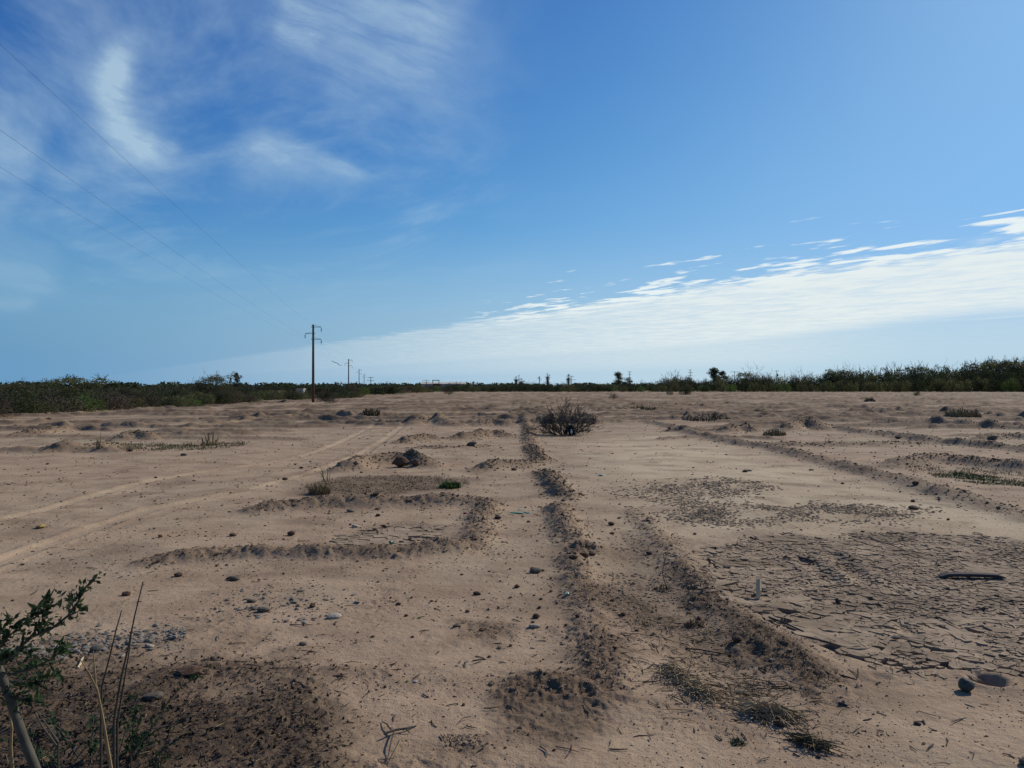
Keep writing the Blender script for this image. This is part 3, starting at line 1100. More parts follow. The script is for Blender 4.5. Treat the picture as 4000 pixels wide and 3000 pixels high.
cp = []
for bi in list(range(0, 8)) + list(range(12, 21)) + [29, 30]:
    pts_, w, h, crumble = BANKS[bi]
    ym = sum(p[1] for p in pts_) / len(pts_)
    ln_ = sum(math.dist(pts_[i], pts_[i + 1]) for i in range(len(pts_) - 1))
    cp.append(crumbly(pts_, w, int(min(1000, 520 * ln_ * (4.5 / ym) ** 1.2)), 500 + bi))
for q_ in DARK_BITS[:4]:
    xs_, ys_ = [p[0] for p in q_], [p[1] for p in q_]
    c_ = np.stack([rng.uniform(min(xs_), max(xs_), 600), rng.uniform(min(ys_), max(ys_), 600)], 1)
    cp.append(c_[rng.random(600) < poly_mask(c_[:, 0], c_[:, 1], q_, .12)])
cp = np.concatenate(cp)
cz = np.clip(rng.lognormal(math.log(.011), .5, len(cp)), .004, .040) * np.clip(cp[:, 1] / 6.5, .8, 2.2)
tag(scatter_lumps('bank_crumbs', cp, cz, simple('bank_crumb', (.300, .205, .130), .4, 4.0, 1.0), 63, .55, None, True), label='fine crumbs of broken earth covering the worn banks')

# clods rolled loose on the near banks
bp = []
for pts_, w, h, crumble in BANKS[:36]:
    ym = sum(p[1] for p in pts_) / len(pts_)
    n_ = int(520 * crumble * min(1.5, sum(math.dist(pts_[i], pts_[i + 1]) for i in range(len(pts_) - 1)) / 3.0) * min(1, 12 / ym))
    seg = rng.integers(0, len(pts_) - 1, n_)
    t_ = rng.random(n_)
    A0, A1 = np.array(pts_)[seg], np.array(pts_)[seg + 1]
    bp.append(A0 + (A1 - A0) * t_[:, None] + rng.normal(0, w * .55, (n_, 2)))
bp = np.concatenate(bp)
bsz = np.clip(rng.lognormal(math.log(3.2), .45, len(bp)), 1.4, 10) * bp[:, 1] / 1640
bsz = np.minimum(bsz, .06)
tag(scatter_lumps('bank_clods', bp, bsz, simple('bank_clod', (.165, .108, .065), .4, 3.0, 1.0), 61, .75, None, True), label='crumbled clods lying loose on the worn earth banks')

# the gravel strip and pebble scatter on the left
n = 1100
gp = np.stack([rng.uniform(-60, 400, n), rng.normal(1392, 15, n)], 1)
gp[:, 1] -= (gp[:, 0] - 200) * .11
g2 = np.stack([rng.normal(610, 95, 260), rng.normal(1312, 24, 260)], 1)
gp = np.concatenate([gp, g2])
Y = FPX * EYE / (gp[:, 1] * 1.8083 - HZ)
gw = np.stack([(gp[:, 0] * 1.8083 - 2000) / FPX * Y, Y], 1)
sz = np.clip(rng.lognormal(math.log(5.0), .5, len(gw)), 2, 15) * gw[:, 1] / 1640


def gravel_build(t, b):
    p = world_pos(t)
    v = t.nodes.new('ShaderNodeTexVoronoi')
    v.inputs['Scale'].default_value = 30
    t.links.new(p.s, v.inputs['Vector'])
    sp = t.nodes.new('ShaderNodeSeparateColor')
    t.links.new(v.outputs['Color'], sp.inputs[0])
    c = mix(S(sp.outputs[0]), (.115, .104, .085), (.24, .215, .17))
    c = mix(smooth(S(sp.outputs[1]), .7, .9), c, (.24, .18, .13))
    t.links.new(c.s, b.inputs['Base Color'])


tag(scatter_lumps('gravel', gw, sz, material('gravel_stone', gravel_build, .85), 8, .55), label='strip of grey and buff gravel beside the churned soil')


# ------------------------------------------------------------------ plants: common builders
def tube(path, radii, sides=5):
    """Vertices and faces of a tapered tube along a path of Vectors."""
    v, f = [], []
    n = len(path)
    ref = Vector((0.31, .77, .2)).normalized()
    for i, p in enumerate(path):
        d = (path[min(i + 1, n - 1)] - path[max(i - 1, 0)])
        d = d.normalized() if d.length > 1e-9 else Vector((0, 0, 1))
        a = d.cross(ref)
        if a.length < .05:
            a = d.cross(Vector((1, 0, 0)))
        a.normalize()
        b = d.cross(a)
        for k in range(sides):
            t = 6.28318 * k / sides
            v.append(p + (a * math.cos(t) + b * math.sin(t)) * radii[i])
    for i in range(n - 1):
        for k in range(sides):
            k2 = (k + 1) % sides
            f.append((i * sides + k, i * sides + k2, (i + 1) * sides + k2, (i + 1) * sides + k))
    f.append(tuple(range(sides))[::-1])
    f.append(tuple((n - 1) * sides + k for k in range(sides)))
    return v, f


class MB:
    """Gathers shapes of ONE part."""

    def __init__(self):
        self.v, self.f = [], []

    def add(self, vf):
        o = len(self.v)
        self.v += list(vf[0])
        self.f += [tuple(i + o for i in q) for q in vf[1]]
        return self

    def tube(self, path, radii, sides=5):
        return self.add(tube([Vector(p) for p in path], radii, sides))

    def box(self, c, s, rz=0.0):
        c, (a, b, h) = Vector(c), s
        m = Matrix.Rotation(rz, 3, 'Z')
        v = [c + m @ Vector((x * a / 2, y * b / 2, z * h / 2)) for x in (-1, 1) for y in (-1, 1) for z in (-1, 1)]
        return self.add((v, [(0, 1, 3, 2), (4, 6, 7, 5), (0, 4, 5, 1), (2, 3, 7, 6), (0, 2, 6, 4), (1, 5, 7, 3)]))

    def mesh(self, name, mat, smooth_=False):
        return new_mesh(name, self.v, self.f, mat, smooth_)


def cards(c, size, r_, aspect=.55, up=.0):
    """Small leaf-shaped faces (a folded diamond of four corners) at points c."""
    n = len(c)
    d = r_.normal(0, 1, (n, 3))
    d[:, 2] += up
    d /= np.linalg.norm(d, axis=1, keepdims=True)
    e = np.cross(d, r_.normal(0, 1, (n, 3)))
    e /= np.linalg.norm(e, axis=1, keepdims=True) + 1e-9
    s = (size * r_.uniform(.6, 1.35, n))[:, None]
    q = np.stack([c - d * s * .5, c + e * s * aspect * .5, c + d * s * .5, c - e * s * aspect * .5], 1)
    return q.reshape(-1, 3)


def card_mesh(name, co, mat):
    return np_mesh(name, co, np.arange(len(co)), 4, mat)


def crown_points(lobes, n, r_, shell=.55):
    """Points spread through a set of ellipsoid lobes (cx, cy, cz, rx, ry, rz), denser near their skins."""
    w = np.array([l[3] * l[4] * l[5] for l in lobes]) ** .8
    k = r_.choice(len(lobes), n, p=w / w.sum())
    L_ = np.array(lobes)[k]
    d = r_.normal(0, 1, (n, 3))
    d /= np.linalg.norm(d, axis=1, keepdims=True)
    rad = (shell + (1 - shell) * r_.random(n)) ** .7 * r_.normal(1, .10, n)
    p = L_[:, :3] + d * rad[:, None] * L_[:, 3:]
    g = fbm(p[:, 0] * 2.1 + p[:, 2] * 1.3, p[:, 1] * 2.1 - p[:, 2] * 1.7, int(r_.integers(0, 90)), 2)
    return p[(g > -.22) & (p[:, 2] > .02)]


def twig_tree(mb, p, d, l, r0, depth, r_, spread=.55, split=(2, 3), lift=.15, sides=4, minr=.004, kink=.2):
    """A limb that forks again and again."""
    mid = p + d * l * .5 + Vector(r_.normal(0, kink * l * .25, 3))
    end = p + d * l + Vector(r_.normal(0, kink * l * .2, 3))
    mb.tube([p, mid, end], [r0, r0 * .85, r0 * .68], sides)
    if depth == 0:
        return
    for _ in range(int(r_.integers(split[0], split[1] + 1))):
        nd = (d + Vector(r_.normal(0, spread, 3)) + Vector((0, 0, lift))).normalized()
        st = end if r_.random() < .7 else mid
        twig_tree(mb, st, nd, l * r_.uniform(.55, .85), max(r0 * .62, minr), depth - 1, r_, spread, split, lift, sides, minr, kink)


MAT_BARK = simple('bark', (.085, .065, .05), .4, 6, .95)
MAT_TWIG = simple('dead_twig', (.075, .060, .053), .4, 9, .95)
MAT_LEAF_DARK = leaf_mat('leaf_dark', (.044, .056, .021), (.027, .036, .015), .8)
MAT_LEAF_OLIVE = leaf_mat('leaf_olive', (.125, .122, .048), (.068, .074, .029), .8)
MAT_LEAF_GREEN = leaf_mat('leaf_green', (.100, .150, .034), (.058, .088, .024), .8)
MAT_LEAF_BROWN = leaf_mat('leaf_brown', (.125, .096, .064), (.074, .060, .038), .8)
MAT_LEAF_PALE = leaf_mat('leaf_pale', (.12, .12, .045), (.075, .078, .03), .8)
MAT_NEEDLE = leaf_mat('conifer_leaf', (.024, .034, .020), (.014, .022, .014), .8)


def scrub_proto(seed, mat, h=2.0, w=3.0, leaf=.10, n=2600, twigs=26, flat_top=False, bare=0):
    """Meshes (crown, trunk) of one scrubby many-stemmed tree of height h and width w."""
    r_ = np.random.default_rng(seed)
    lobes = []
    if flat_top:
        for _ in range(9):
            a, q = r_.uniform(0, 6.28), r_.random() ** .5 * w * .42
            lobes.append((q * math.cos(a), q * math.sin(a), h * r_.uniform(.70, .92), w * r_.uniform(.10, .2), w * r_.uniform(.10, .2), h * r_.uniform(.05, .10)))
        lobes += [(r_.normal(0, w * .15), r_.normal(0, w * .15), h * .5, w * .2, w * .2, h * .2) for _ in range(3)]
    else:
        for _ in range(11):
            a, q = r_.uniform(0, 6.28), r_.random() ** .5 * w * .36
            top = h * r_.uniform(.55, .98) * (1 - .35 * (q / (w * .5)) ** 2)
            rz = top * r_.uniform(.28, .5)
            lobes.append((q * math.cos(a), q * math.sin(a), top - rz, w * r_.uniform(.11, .2), w * r_.uniform(.11, .2), rz))
        lobes += [(w * .3 * math.cos(a), w * .3 * math.sin(a), h * .18, w * .2, w * .2, h * .2) for a in (0, 1.6, 3.1, 4.7)]
    c = crown_points(lobes, n, r_)
    co = cards(c, np.full(len(c), leaf), r_, .6)
    tr = MB()
    for _ in range(5):
        d = Vector((r_.normal(0, .5), r_.normal(0, .5), 1)).normalized()
        twig_tree(tr, Vector((r_.normal(0, .1), r_.normal(0, .1), -.1)), d, h * .42, h * .022, 2, r_, .45, (2, 2), .2, 4, .01)
    for _ in range(twigs + bare):
        l = lobes[int(r_.integers(len(lobes)))]
        p = Vector(l[:3])
        d = Vector((r_.normal(0, .6), r_.normal(0, .6), .8)).normalized()
        twig_tree(tr, p, d, l[5] * (1.0 if not bare else 1.0) + h * .05, h * .006, 2 if bare else 1, r_, .5, (2, 3), .2, 3, .008)
    top = max(np.percentile(co[:, 2], 99.6), np.percentile([p[2] for p in tr.v], 92) if bare else 0)
    k = h / top
    co[:, 2] *= k
    for p in tr.v:
        p.z *= k
    return card_mesh('crown', co, mat), tr.mesh('trunk', MAT_BARK)


SCRUB = {
    'dark': [scrub_proto(100 + i, MAT_LEAF_DARK, n=2900, twigs=7) for i in range(4)],
    'olive': [scrub_proto(110 + i, MAT_LEAF_OLIVE, twigs=8) for i in range(4)],
    'green': [scrub_proto(120 + i, MAT_LEAF_GREEN, twigs=6) for i in range(3)],
    'brown': [scrub_proto(130 + i, MAT_LEAF_BROWN, n=1500, twigs=70) for i in range(3)],
    'umbrella': [scrub_proto(140 + i, MAT_LEAF_OLIVE, flat_top=True, n=3200, leaf=.085, twigs=40) for i in range(3)],
    'bare': [scrub_proto(150 + i, MAT_LEAF_BROWN, n=2600, twigs=20, bare=12) for i in range(3)],
    'pale': [scrub_proto(160 + i, MAT_LEAF_PALE, n=1700) for i in range(2)],
}
trng = np.random.default_rng(33)


def scrub(kind, x, y, h, w, label, group=None, name='scrub_tree', cat='tree', sink=0.0):
    cr, tr = SCRUB[kind][int(trng.integers(len(SCRUB[kind])))]
    e = empty(name, (x, y, ground_z(x, y) - .02 - sink), trng.uniform(0, 6.28), label, cat, group)
    e.scale = (w / 3.0, w / 3.0, h / 2.0)
    put('crown', cr, e)
    put('trunk', tr, e)
    return e


def height_to(top_py, Y):
    """How tall a thing at depth Y is whose top shows at row top_py."""
    return EYE + (837.5 - top_py) / 1640.0 * Y


def X_at(px, Y):
    return (px * 1.8083 - 2000) / FPX * Y


# the hedge along the left edge of the field
kinds = ['green', 'olive', 'brown', 'dark']
HEDGE_LABEL = {
    'green': 'bright green bush in the hedge along the left edge of the field',
    'olive': 'olive green bush in the hedge along the left edge of the field',
    'brown': 'brownish thinly leaved bush in the hedge along the left edge of the field',
    'dark': 'dark green bush in the hedge along the left edge of the field',
}
y = 34.0
seqs = ['olive', 'brown', 'green', 'brown', 'dark', 'olive', 'brown', 'green', 'brown', 'olive', 'brown', 'dark', 'olive', 'green', 'dark', 'olive', 'dark', 'brown']
i = 0
while y < 84:
    k = seqs[i % len(seqs)]
    h = trng.uniform(.90, 1.56)
    scrub(k, -28.7 + trng.normal(0, .35), y, h, trng.uniform(3.0, 3.9), HEDGE_LABEL[k], 'bushes of the hedge along the left edge', 'hedge_bush', 'bush')
    y += trng.uniform(2.1, 3.0)
    i += 1
y = 37.0
while y < 90:
    k = 'dark' if trng.random() < .6 else 'olive'
    scrub(k, -31.5 + trng.normal(0, .5), y, trng.uniform(1.38, 1.62), trng.uniform(3.6, 4.6), 'dark tree crown rising just behind the left hedge', 'trees behind the left hedge')
    y += trng.uniform(2.8, 4.0)
Y = 58
scrub('umbrella', X_at(165, Y), Y, height_to(815, Y), 5.6, 'wide umbrella shaped tree standing up out of the left hedge')
scrub('umbrella', X_at(40, 52), 52, height_to(824, 52), 4.6, 'low flat topped tree at the left end of the hedge')
scrub('umbrella', X_at(465, 78), 78, height_to(809, 78), 5.0, 'tall spreading sparse tree at the far end of the left hedge')
scrub('bare', X_at(440, 80), 80, height_to(820, 80), 3.6, 'smaller twiggy tree left of the tall sparse one in the hedge')
scrub('olive', X_at(492, 80), 80, height_to(826, 80), 3.6, 'rounded olive tree in front of the conifer at the end of the hedge')
scrub('dark', X_at(535, 88), 88, height_to(836, 88), 3.4, 'dark low tree closing the end of the left hedge', None)

for j in range(26):                                # a second line of trees farther back on the left
    px, Y = -60 + 620 * (j + trng.uniform(.2, .8)) / 26, trng.uniform(120, 150)
    scrub('dark', X_at(px, Y), Y, height_to(838.0 + trng.normal(0, 1.2), Y), trng.uniform(6, 9), 'dark tree in the far line behind the left hedge', 'far line of trees behind the left hedge')

# orchard trees and scrub behind the grass strip and the poles
for px, top, Y, w in [(560, 833, 150, 8), (598, 832, 150, 6), (640, 830, 155, 10), (678, 836, 160, 7), (700, 832, 160, 8), (735, 830, 165, 8), (768, 831, 170, 9), (808, 830, 175, 9), (838, 830, 178, 8)]:
    scrub('dark', X_at(px, Y), Y, height_to(top, Y), w, 'dark rounded orchard tree beyond the grass strip behind the poles', 'orchard trees behind the pole line')
for px, Y in [(548, 100), (566, 108), (590, 104), (612, 112), (634, 106), (655, 112), (705, 104), (722, 110), (742, 118), (765, 116), (548, 122), (580, 125), (660, 125)]:
    k = ['olive', 'brown', 'dark'][int(trng.integers(3))]
    scrub(k, X_at(px, Y), Y, trng.uniform(1.0, 1.5), trng.uniform(3.4, 5.2), 'low dull green scrub on the strip behind the nearest pole', 'scrub on the strip behind the poles', 'scrub_bush', 'bush')
scrub('dark', X_at(703, 88), 88, 1.25, 2.2, 'dark rounded bush just right of the nearest power pole', None, 'scrub_bush', 'bush')
scrub('dark', X_at(636, 95), 95, 1.3, 2.8, 'dark rounded bush left of the nearest power pole', None, 'scrub_bush', 'bush')
# the boundary scrub from the second pole to the building
for j in range(20):
    t = j / 19
    Y = 150 + 130 * t + trng.normal(0, 3)
    px = 722 + 215 * t ** .75 + trng.normal(0, 3)
    k = ['olive', 'dark', 'olive', 'brown', 'green'][int(trng.integers(5))]
    scrub(k, X_at(px, Y), Y, height_to(833 + trng.normal(0, 1.5), Y) * .96, trng.uniform(5, 8), 'dull green scrub tree on the field boundary beyond the second pole', 'boundary scrub before the building')

# low belt across the far end of the field, then trees above it
for j in range(26):
    Y = trng.uniform(285, 310)
    px = 940 + 390 * (j + trng.uniform(.2, .8)) / 26
    k = ['olive', 'dark', 'olive', 'pale'][int(trng.integers(4))] if 1020 < px < 1100 else ['olive', 'dark', 'dark'][int(trng.integers(3))]
    scrub(k, X_at(px, Y), Y, trng.uniform(2.4, 3.5), trng.uniform(6, 9), 'low dark shrub in the belt across the far end of the field', 'shrubs across the far end of the field', 'far_shrub', 'shrub')
for px, top, w, k in [(985, 828, 9, 'dark'), (1000, 829, 8, 'dark'), (1015, 827, 8, 'dark'), (1035, 827, 8, 'dark'), (1044, 831, 7, 'dark'), (1075, 832, 6, 'dark'), (1092, 832, 6, 'olive'), (1110, 830, 8, 'brown'), (1140, 827, 9, 'bare'), (1160, 829, 8, 'bare'),
                      (1180, 829, 8, 'dark'), (1200, 830, 8, 'bare'), (1213, 828, 8, 'dark'), (1252, 829, 8, 'dark'), (1270, 828, 9, 'dark'), (1292, 831, 9, 'olive'), (960, 829, 8, 'dark'), (1060, 831, 9, 'dark'), (1126, 829, 8, 'dark'), (1168, 830, 9, 'olive'), (1240, 828, 9, 'dark'), (1282, 829, 8, 'dark'), (1310, 828, 11, 'green'), (1340, 830, 9, 'olive')]:
    Y = trng.uniform(325, 345)
    scrub(k, X_at(px, Y), Y, height_to(top, Y), w, {'dark': 'small dark tree above the shrub belt at the far end of the field', 'olive': 'small olive tree above the shrub belt at the far end of the field', 'brown': 'small brown tree above the shrub belt at the far end', 'bare': 'thin twiggy grey tree above the shrub belt at the far end', 'green': 'light green tree left of the tall eucalyptus at the far end'}[k], 'trees above the far shrub belt')

# the wood closing the field on the right: rising towards the right edge
wood_top = [(1340, 831), (1400, 826), (1440, 818), (1470, 811), (1500, 820), (1540, 816), (1600, 811), (1650, 812), (1700, 815), (1760, 812), (1800, 804), (1860, 803), (1920, 802), (2000, 796), (2080, 795), (2160, 787), (2230, 783), (2330, 780)]


def top_at(px):
    return float(np.interp(px, [a for a, _ in wood_top], [b for _, b in wood_top]))


WOOD = {'dark': 'dark leafy tree in the wood closing the right side of the field', 'olive': 'olive green tree in the wood closing the right side of the field', 'bare': 'grey twiggy tree top showing above the right hand wood', 'green': 'greener tree at the front of the right hand wood', 'umbrella': 'flat topped tree showing above the right hand wood'}
ROWS = ['back', 'middle', 'front']
for row, (Y0, k_top, n_) in enumerate([(335, 1.0, 42), (312, .80, 44), (293, .52, 40)]):
    for j in range(n_):
        px = 1330 + 960 * (j + trng.uniform(.15, .85)) / n_
        Y = Y0 + trng.uniform(-7, 7)
        full = height_to(top_at(px), Y)
        h = max(2.2, full * k_top * trng.uniform(.96, 1.16))
        k = ['dark', 'dark', 'olive', 'dark'][int(trng.integers(4))] if row < 2 else ['olive', 'dark', 'green', 'olive'][int(trng.integers(4))]
        scrub(k, X_at(px, Y), Y, h, h * trng.uniform(1.0, 1.3) + 1.5, WOOD[k].replace('in the wood closing the right side of the field', 'in the ' + ROWS[row] + ' row of the right hand wood').replace('at the front of', 'in the front row of'), 'trees of the right hand wood, ' + ROWS[row] + ' row, ' + k)
for px, top, w, k in [(1455, 809, 12, 'bare'), (1475, 812, 10, 'olive'), (1605, 805, 9, 'umbrella'), (1633, 806, 14, 'bare'), (1660, 811, 9, 'bare'), (1720, 812, 12, 'bare'), (1795, 803, 11, 'umbrella'), (1812, 798, 12, 'umbrella'), (1835, 803, 9, 'bare'), (1870, 805, 10, 'umbrella'),
                      (1985, 793, 14, 'umbrella'), (2130, 783, 16, 'umbrella'), (2150, 778, 15, 'umbrella'), (2185, 780, 16, 'umbrella'), (2210, 782, 16, 'umbrella')]:
    Y = trng.uniform(318, 330)
    scrub(k, X_at(px, Y), Y, height_to(top, Y), w, WOOD[k] + ', a single top', 'tree tops showing above the right hand wood')


# single trees that stand out against the sky
def eucalyptus(px, top, Y, w, label, seed):
    r_ = np.random.default_rng(seed)
    h = height_to(top, Y)
    e = empty('eucalyptus_tree', (X_at(px, Y), Y, 0), 0, label, 'tree')
    lobes = []
    for _ in range(20):
        z = r_.uniform(.36, .95)
        q = w * .42 * r_.random() * (1.25 - z)
        a = r_.uniform(0, 6.28)
        lobes.append((q * math.cos(a) * 1.3, q * math.sin(a), h * z, w * r_.uniform(.15, .25), w * r_.uniform(.15, .25), h * r_.uniform(.07, .11)))
    c = crown_points(lobes, 4200, r_, .2)
    put('crown', card_mesh('crown', cards(c, np.full(len(c), h * .042), r_, .45), MAT_LEAF_DARK), e)
    mb = MB()
    mb.tube([(0, 0, -.3), (w * .02, 0, h * .3), (-w * .03, 0, h * .6), (0, 0, h * .9)], [h * .022, h * .018, h * .012, h * .004], 6)
    for l in lobes:
        z = l[2] - h * r_.uniform(.1, .2)
        mb.tube([(0, 0, max(z, h * .2)), (l[0] * .6, l[1] * .6, (z + l[2]) / 2 + h * .02), l[:3]], [h * .009, h * .006, h * .003], 4)
    put('trunk', mb.mesh('trunk', MAT_BARK), e)


eucalyptus(1337, 804, 350, 9, 'tall dark eucalyptus standing alone above the low trees near the far end', 1)
eucalyptus(1357, 815, 352, 7, 'short eucalyptus leaning on the right of the tall lone one', 2)
eucalyptus(1543, 793, 350, 9, 'tall dark eucalyptus rising above the wood on the right', 3)
eucalyptus(1559, 800, 352, 7, 'lower eucalyptus right beside the tall one above the wood', 4)


def conifer(px, top, Y, w, label, seed, name='conifer_tree'):
    r_ = np.random.default_rng(seed)
    h = height_to(top, Y)
    e = empty(name, (X_at(px, Y), Y, 0), 0, label, 'tree')
    pts_ = []
    tiers = 15
    for i_ in range(tiers):
        z = .12 + .86 * i_ / tiers
        rr = w * .5 * (1 - z) ** .8 * r_.uniform(.85, 1.1) + w * .02
        for b in range(9):
            a = r_.uniform(0, 6.28)
            t = r_.random(26) ** .6
            pts_.append(np.stack([np.cos(a) * rr * t, np.sin(a) * rr * t, h * (z - .03 * t) + r_.normal(0, h * .006, 26)], 1) + r_.normal(0, w * .014, (26, 3)))
    c = np.concatenate(pts_)
    put('crown', card_mesh('crown', cards(c, np.full(len(c), w * .075), r_, .35), MAT_NEEDLE), e)
    put('trunk', MB().tube([(0, 0, -.3), (0, 0, h * .5), (0, 0, h * .99)], [w * .04, w * .025, w * .006], 6).mesh('trunk', MAT_BARK), e)


conifer(511, 802, 230, 4.2, 'pointed dark conifer rising behind the end of the left hedge', 5)
conifer(498, 814, 235, 2.4, 'small pointed conifer tip left of the tall conifer', 6)
conifer(318, 829, 260, 1.4, 'first of three thin cypress spires above the left hedge, the tallest', 7, 'cypress_tree')
conifer(333, 832, 262, 1.1, 'short middle cypress spire above the left hedge', 8, 'cypress_tree')
conifer(349, 831, 262, 1.1, 'third cypress spire above the left hedge, nearest the conifer', 9, 'cypress_tree')


def fan_palm(px, top, Y, skirt, label, seed, head=1.0):
    r_ = np.random.default_rng(seed)
    h = height_to(top, Y)
    e = empty('fan_palm', (X_at(px, Y), Y, 0), 0, label, 'palm')
    hd = h - 1.6 * head
    mb = MB()
    mb.tube([(0, 0, -.3), (r_.normal(0, .08), 0, hd * .5), (0, 0, hd)], [.28, .22, .18], 7)
    put('trunk', mb.mesh('trunk', MAT_BARK), e)
    fr = MB()
    for b in range(26):
        a = r_.uniform(0, 6.28)
        el = r_.uniform(-.5, 1.35)
        d = Vector((math.cos(a) * math.cos(el), math.sin(a) * math.cos(el), math.sin(el)))
        l = r_.uniform(.9, 1.4) * head
        b0 = Vector((0, 0, hd))
        tip = b0 + d * l
        sd_ = d.cross(Vector((0, 0, 1)))
        sd_ = sd_.normalized() if sd_.length > .05 else Vector((1, 0, 0))
        for q in range(-4, 5):
            pe = tip + (d * math.cos(q * .33) + sd_ * math.sin(q * .33)) * .62 * head - Vector((0, 0, .05 * abs(q)))
            n_ = sd_ * .05
            o_ = len(fr.v)
            fr.v += [tip - n_, tip + n_, pe]
            fr.f.append((o_, o_ + 1, o_ + 2))
        fr.tube([b0, tip], [.03, .02], 3)
    put('crown', fr.mesh('crown', MAT_NEEDLE), e)
    if skirt:
        c = np.stack([r_.normal(0, .38 * head, 500), r_.normal(0, .38 * head, 500), hd - .2 - r_.random(500) ** 1.3 * skirt], 1)
        put('skirt', card_mesh('skirt', cards(c, np.full(500, .55), r_, .3), MAT_LEAF_BROWN), e)


fan_palm(1115, 812, 350, 3.2, 'fan palm with a thick dead leaf skirt left of the slim bare pole', 11)
fan_palm(1125, 817, 355, 2.2, 'leaning fan palm just right of the slim bare pole', 12)
fan_palm(1131, 821, 352, 2.4, 'shortest fan palm, right end of the palm group by the slim pole', 13)
fan_palm(1165, 813, 380, 0, 'fan palm with a clean thin trunk standing alone', 14, .9)
fan_palm(1183, 806, 340, 3.4, 'tallest fan palm with a shaggy skirt and a dark trunk', 15)
fan_palm(1228, 808, 345, 3.6, 'shaggy fan palm left of the pole with the short crossarm', 16, 1.1)


# ------------------------------------------------------------------ power line and far poles
MAT_POLE = simple('pole_wood', (.135, .080, .060), .35, 3.0, .9, .004)
MAT_STEEL = simple('dull_steel', (.060, .062, .064), .3, 9, .6)
MAT_INSUL = simple('insulator', (.035, .032, .032), .3, 9, .35)
MAT_WIRE = simple('wire', (.045, .045, .047), .1, 9, .6)
P1 = Vector((-21.9, 83.6, 0))
STEP = Vector((-17.5, 99.4, 0))
LD = STEP.normalized()                             # along the line
LS = Vector((LD.y, -LD.x, 0))                      # to its right
PH = EYE + 6.93
ARMS = [(-.28, 1, .86), (-1.02, -1, .86), (-1.63, 1, .86)]   # below the top, side, reach


def build_pole():
    e = bpy.data.objects.new('power_pole', None)
    COL.objects.link(e)
    mb = MB()
    mb.tube([(0, 0, -.5), (0, 0, PH * .5), (0, 0, PH - .04), (0, 0, PH)], [.160, .132, .105, .085], 12)
    put('pole', mb.mesh('pole', MAT_POLE, True), e)
    for dz_, s_, reach in ARMS:
        z = PH + dz_
        tip = LS * s_ * reach
        a = MB()
        a.tube([-LS * s_ * .24 + Vector((0, 0, z)), tip + Vector((0, 0, z))], [.030, .026], 6)
        a.tube([-LS * s_ * .20 + Vector((0, 0, z + .19)), LS * s_ * .15 + Vector((0, 0, z + .19)), tip + Vector((0, 0, z + .02))], [.018, .018, .016], 5)
        am = put('crossarm', a.mesh('crossarm', MAT_STEEL), e)
        i_ = MB()
        i_.tube([tip + Vector((0, 0, z)), tip + Vector((0, 0, z - .10))], [.012, .012], 5)
        for q in range(4):
            zc_ = z - .12 - q * .085
            i_.tube([tip + Vector((0, 0, zc_)), tip + Vector((0, 0, zc_ - .03)), tip + Vector((0, 0, zc_ - .075))], [.028, .066, .030], 8)
        i_.tube([tip + Vector((0, 0, z - .46)), tip + Vector((0, 0, z - .56))], [.020, .012], 5)
        put('insulator', i_.mesh('insulator', MAT_INSUL), am)
    return e


def copy_tree(o, parent=None):
    c = o.copy()
    COL.objects.link(c)
    c.parent = parent
    for ch in list(o.children):
        copy_tree(ch, c)
    return c


POLE_LABELS = ['nearest tall brown power pole with three side arms left of the middle', 'second power pole of the line, thinner with distance',
               'third power pole of the line, small above the dark trees', 'fourth power pole of the line, tiny above the dark trees']
proto_pole = build_pole()
for k_ in range(4):
    o = proto_pole if k_ == 0 else copy_tree(proto_pole)
    p = P1 + STEP * k_
    p.z = ground_z(p.x, p.y)
    o.location = p
    tag(o, POLE_LABELS[k_], 'power pole', 'power poles of the line on the left')


def wire(name, k0, k1, arm, sag, label):
    dz_, s_, reach = ARMS[arm]
    mb = MB()
    for k_ in range(k0, k1):
        a = P1 + STEP * k_ + LS * s_ * reach + Vector((0, 0, PH + dz_ - .56))
        b = a + STEP
        path = []
        for q in range(31):
            t = q / 30
            p = a.lerp(b, t)
            p.z -= sag * 4 * t * (1 - t)
            path.append(p)
        mb.tube(path, [.0025] * 31, 4)
    tag(put(name, mb.mesh(name, MAT_WIRE)), label, 'power line', 'wires of the power line')


wire('power_wire', -1, 4, 0, .45, 'highest of the three wires crossing the blue sky to the nearest pole')
wire('power_wire', -1, 4, 1, .75, 'middle of the three wires where they cross the left edge of the photo')
wire('power_wire', -1, 4, 2, .55, 'lowest of the three wires where they cross the left edge of the photo')
# the dark wavy strand seen in the air between the first two poles
mb = MB()
sp = [(716.5, 778.0), (720, 781.5), (724, 783.2), (728.3, 784.0), (731, 787.0), (734, 789.0), (738.5, 789.2)]
mb.tube([P(a, b, 112) for a, b in sp], [.02, .035, .04, .04, .045, .035, .02], 5)
tag(put('hanging_strand', mb.mesh('hanging_strand', MAT_WIRE)), 'short dark wavy strand in the air between the first and second power poles', 'strand')


def tee_pole(px, top, Y, arms, label, box_=False):
    h = height_to(top, Y)
    e = empty('utility_pole', (X_at(px, Y), Y, 0), 0, label, 'utility pole', 'utility poles on the horizon')
    put('pole', MB().tube([(0, 0, -.3), (0, 0, h * .6), (0, 0, h)], [.17, .14, .11], 8).mesh('pole', MAT_POLE), e)
    for z, l in arms:
        put('crossarm', MB().box((0, -.14, h - z), (l, .14, .16)).mesh('crossarm', MAT_STEEL), e)
        for q in (-.45, 0, .45):
            pass
    if box_:
        put('transformer', MB().tube([(.42, 0, h - 2.6), (.42, 0, h - 1.6)], [.32, .32], 10).mesh('transformer', MAT_STEEL), e)


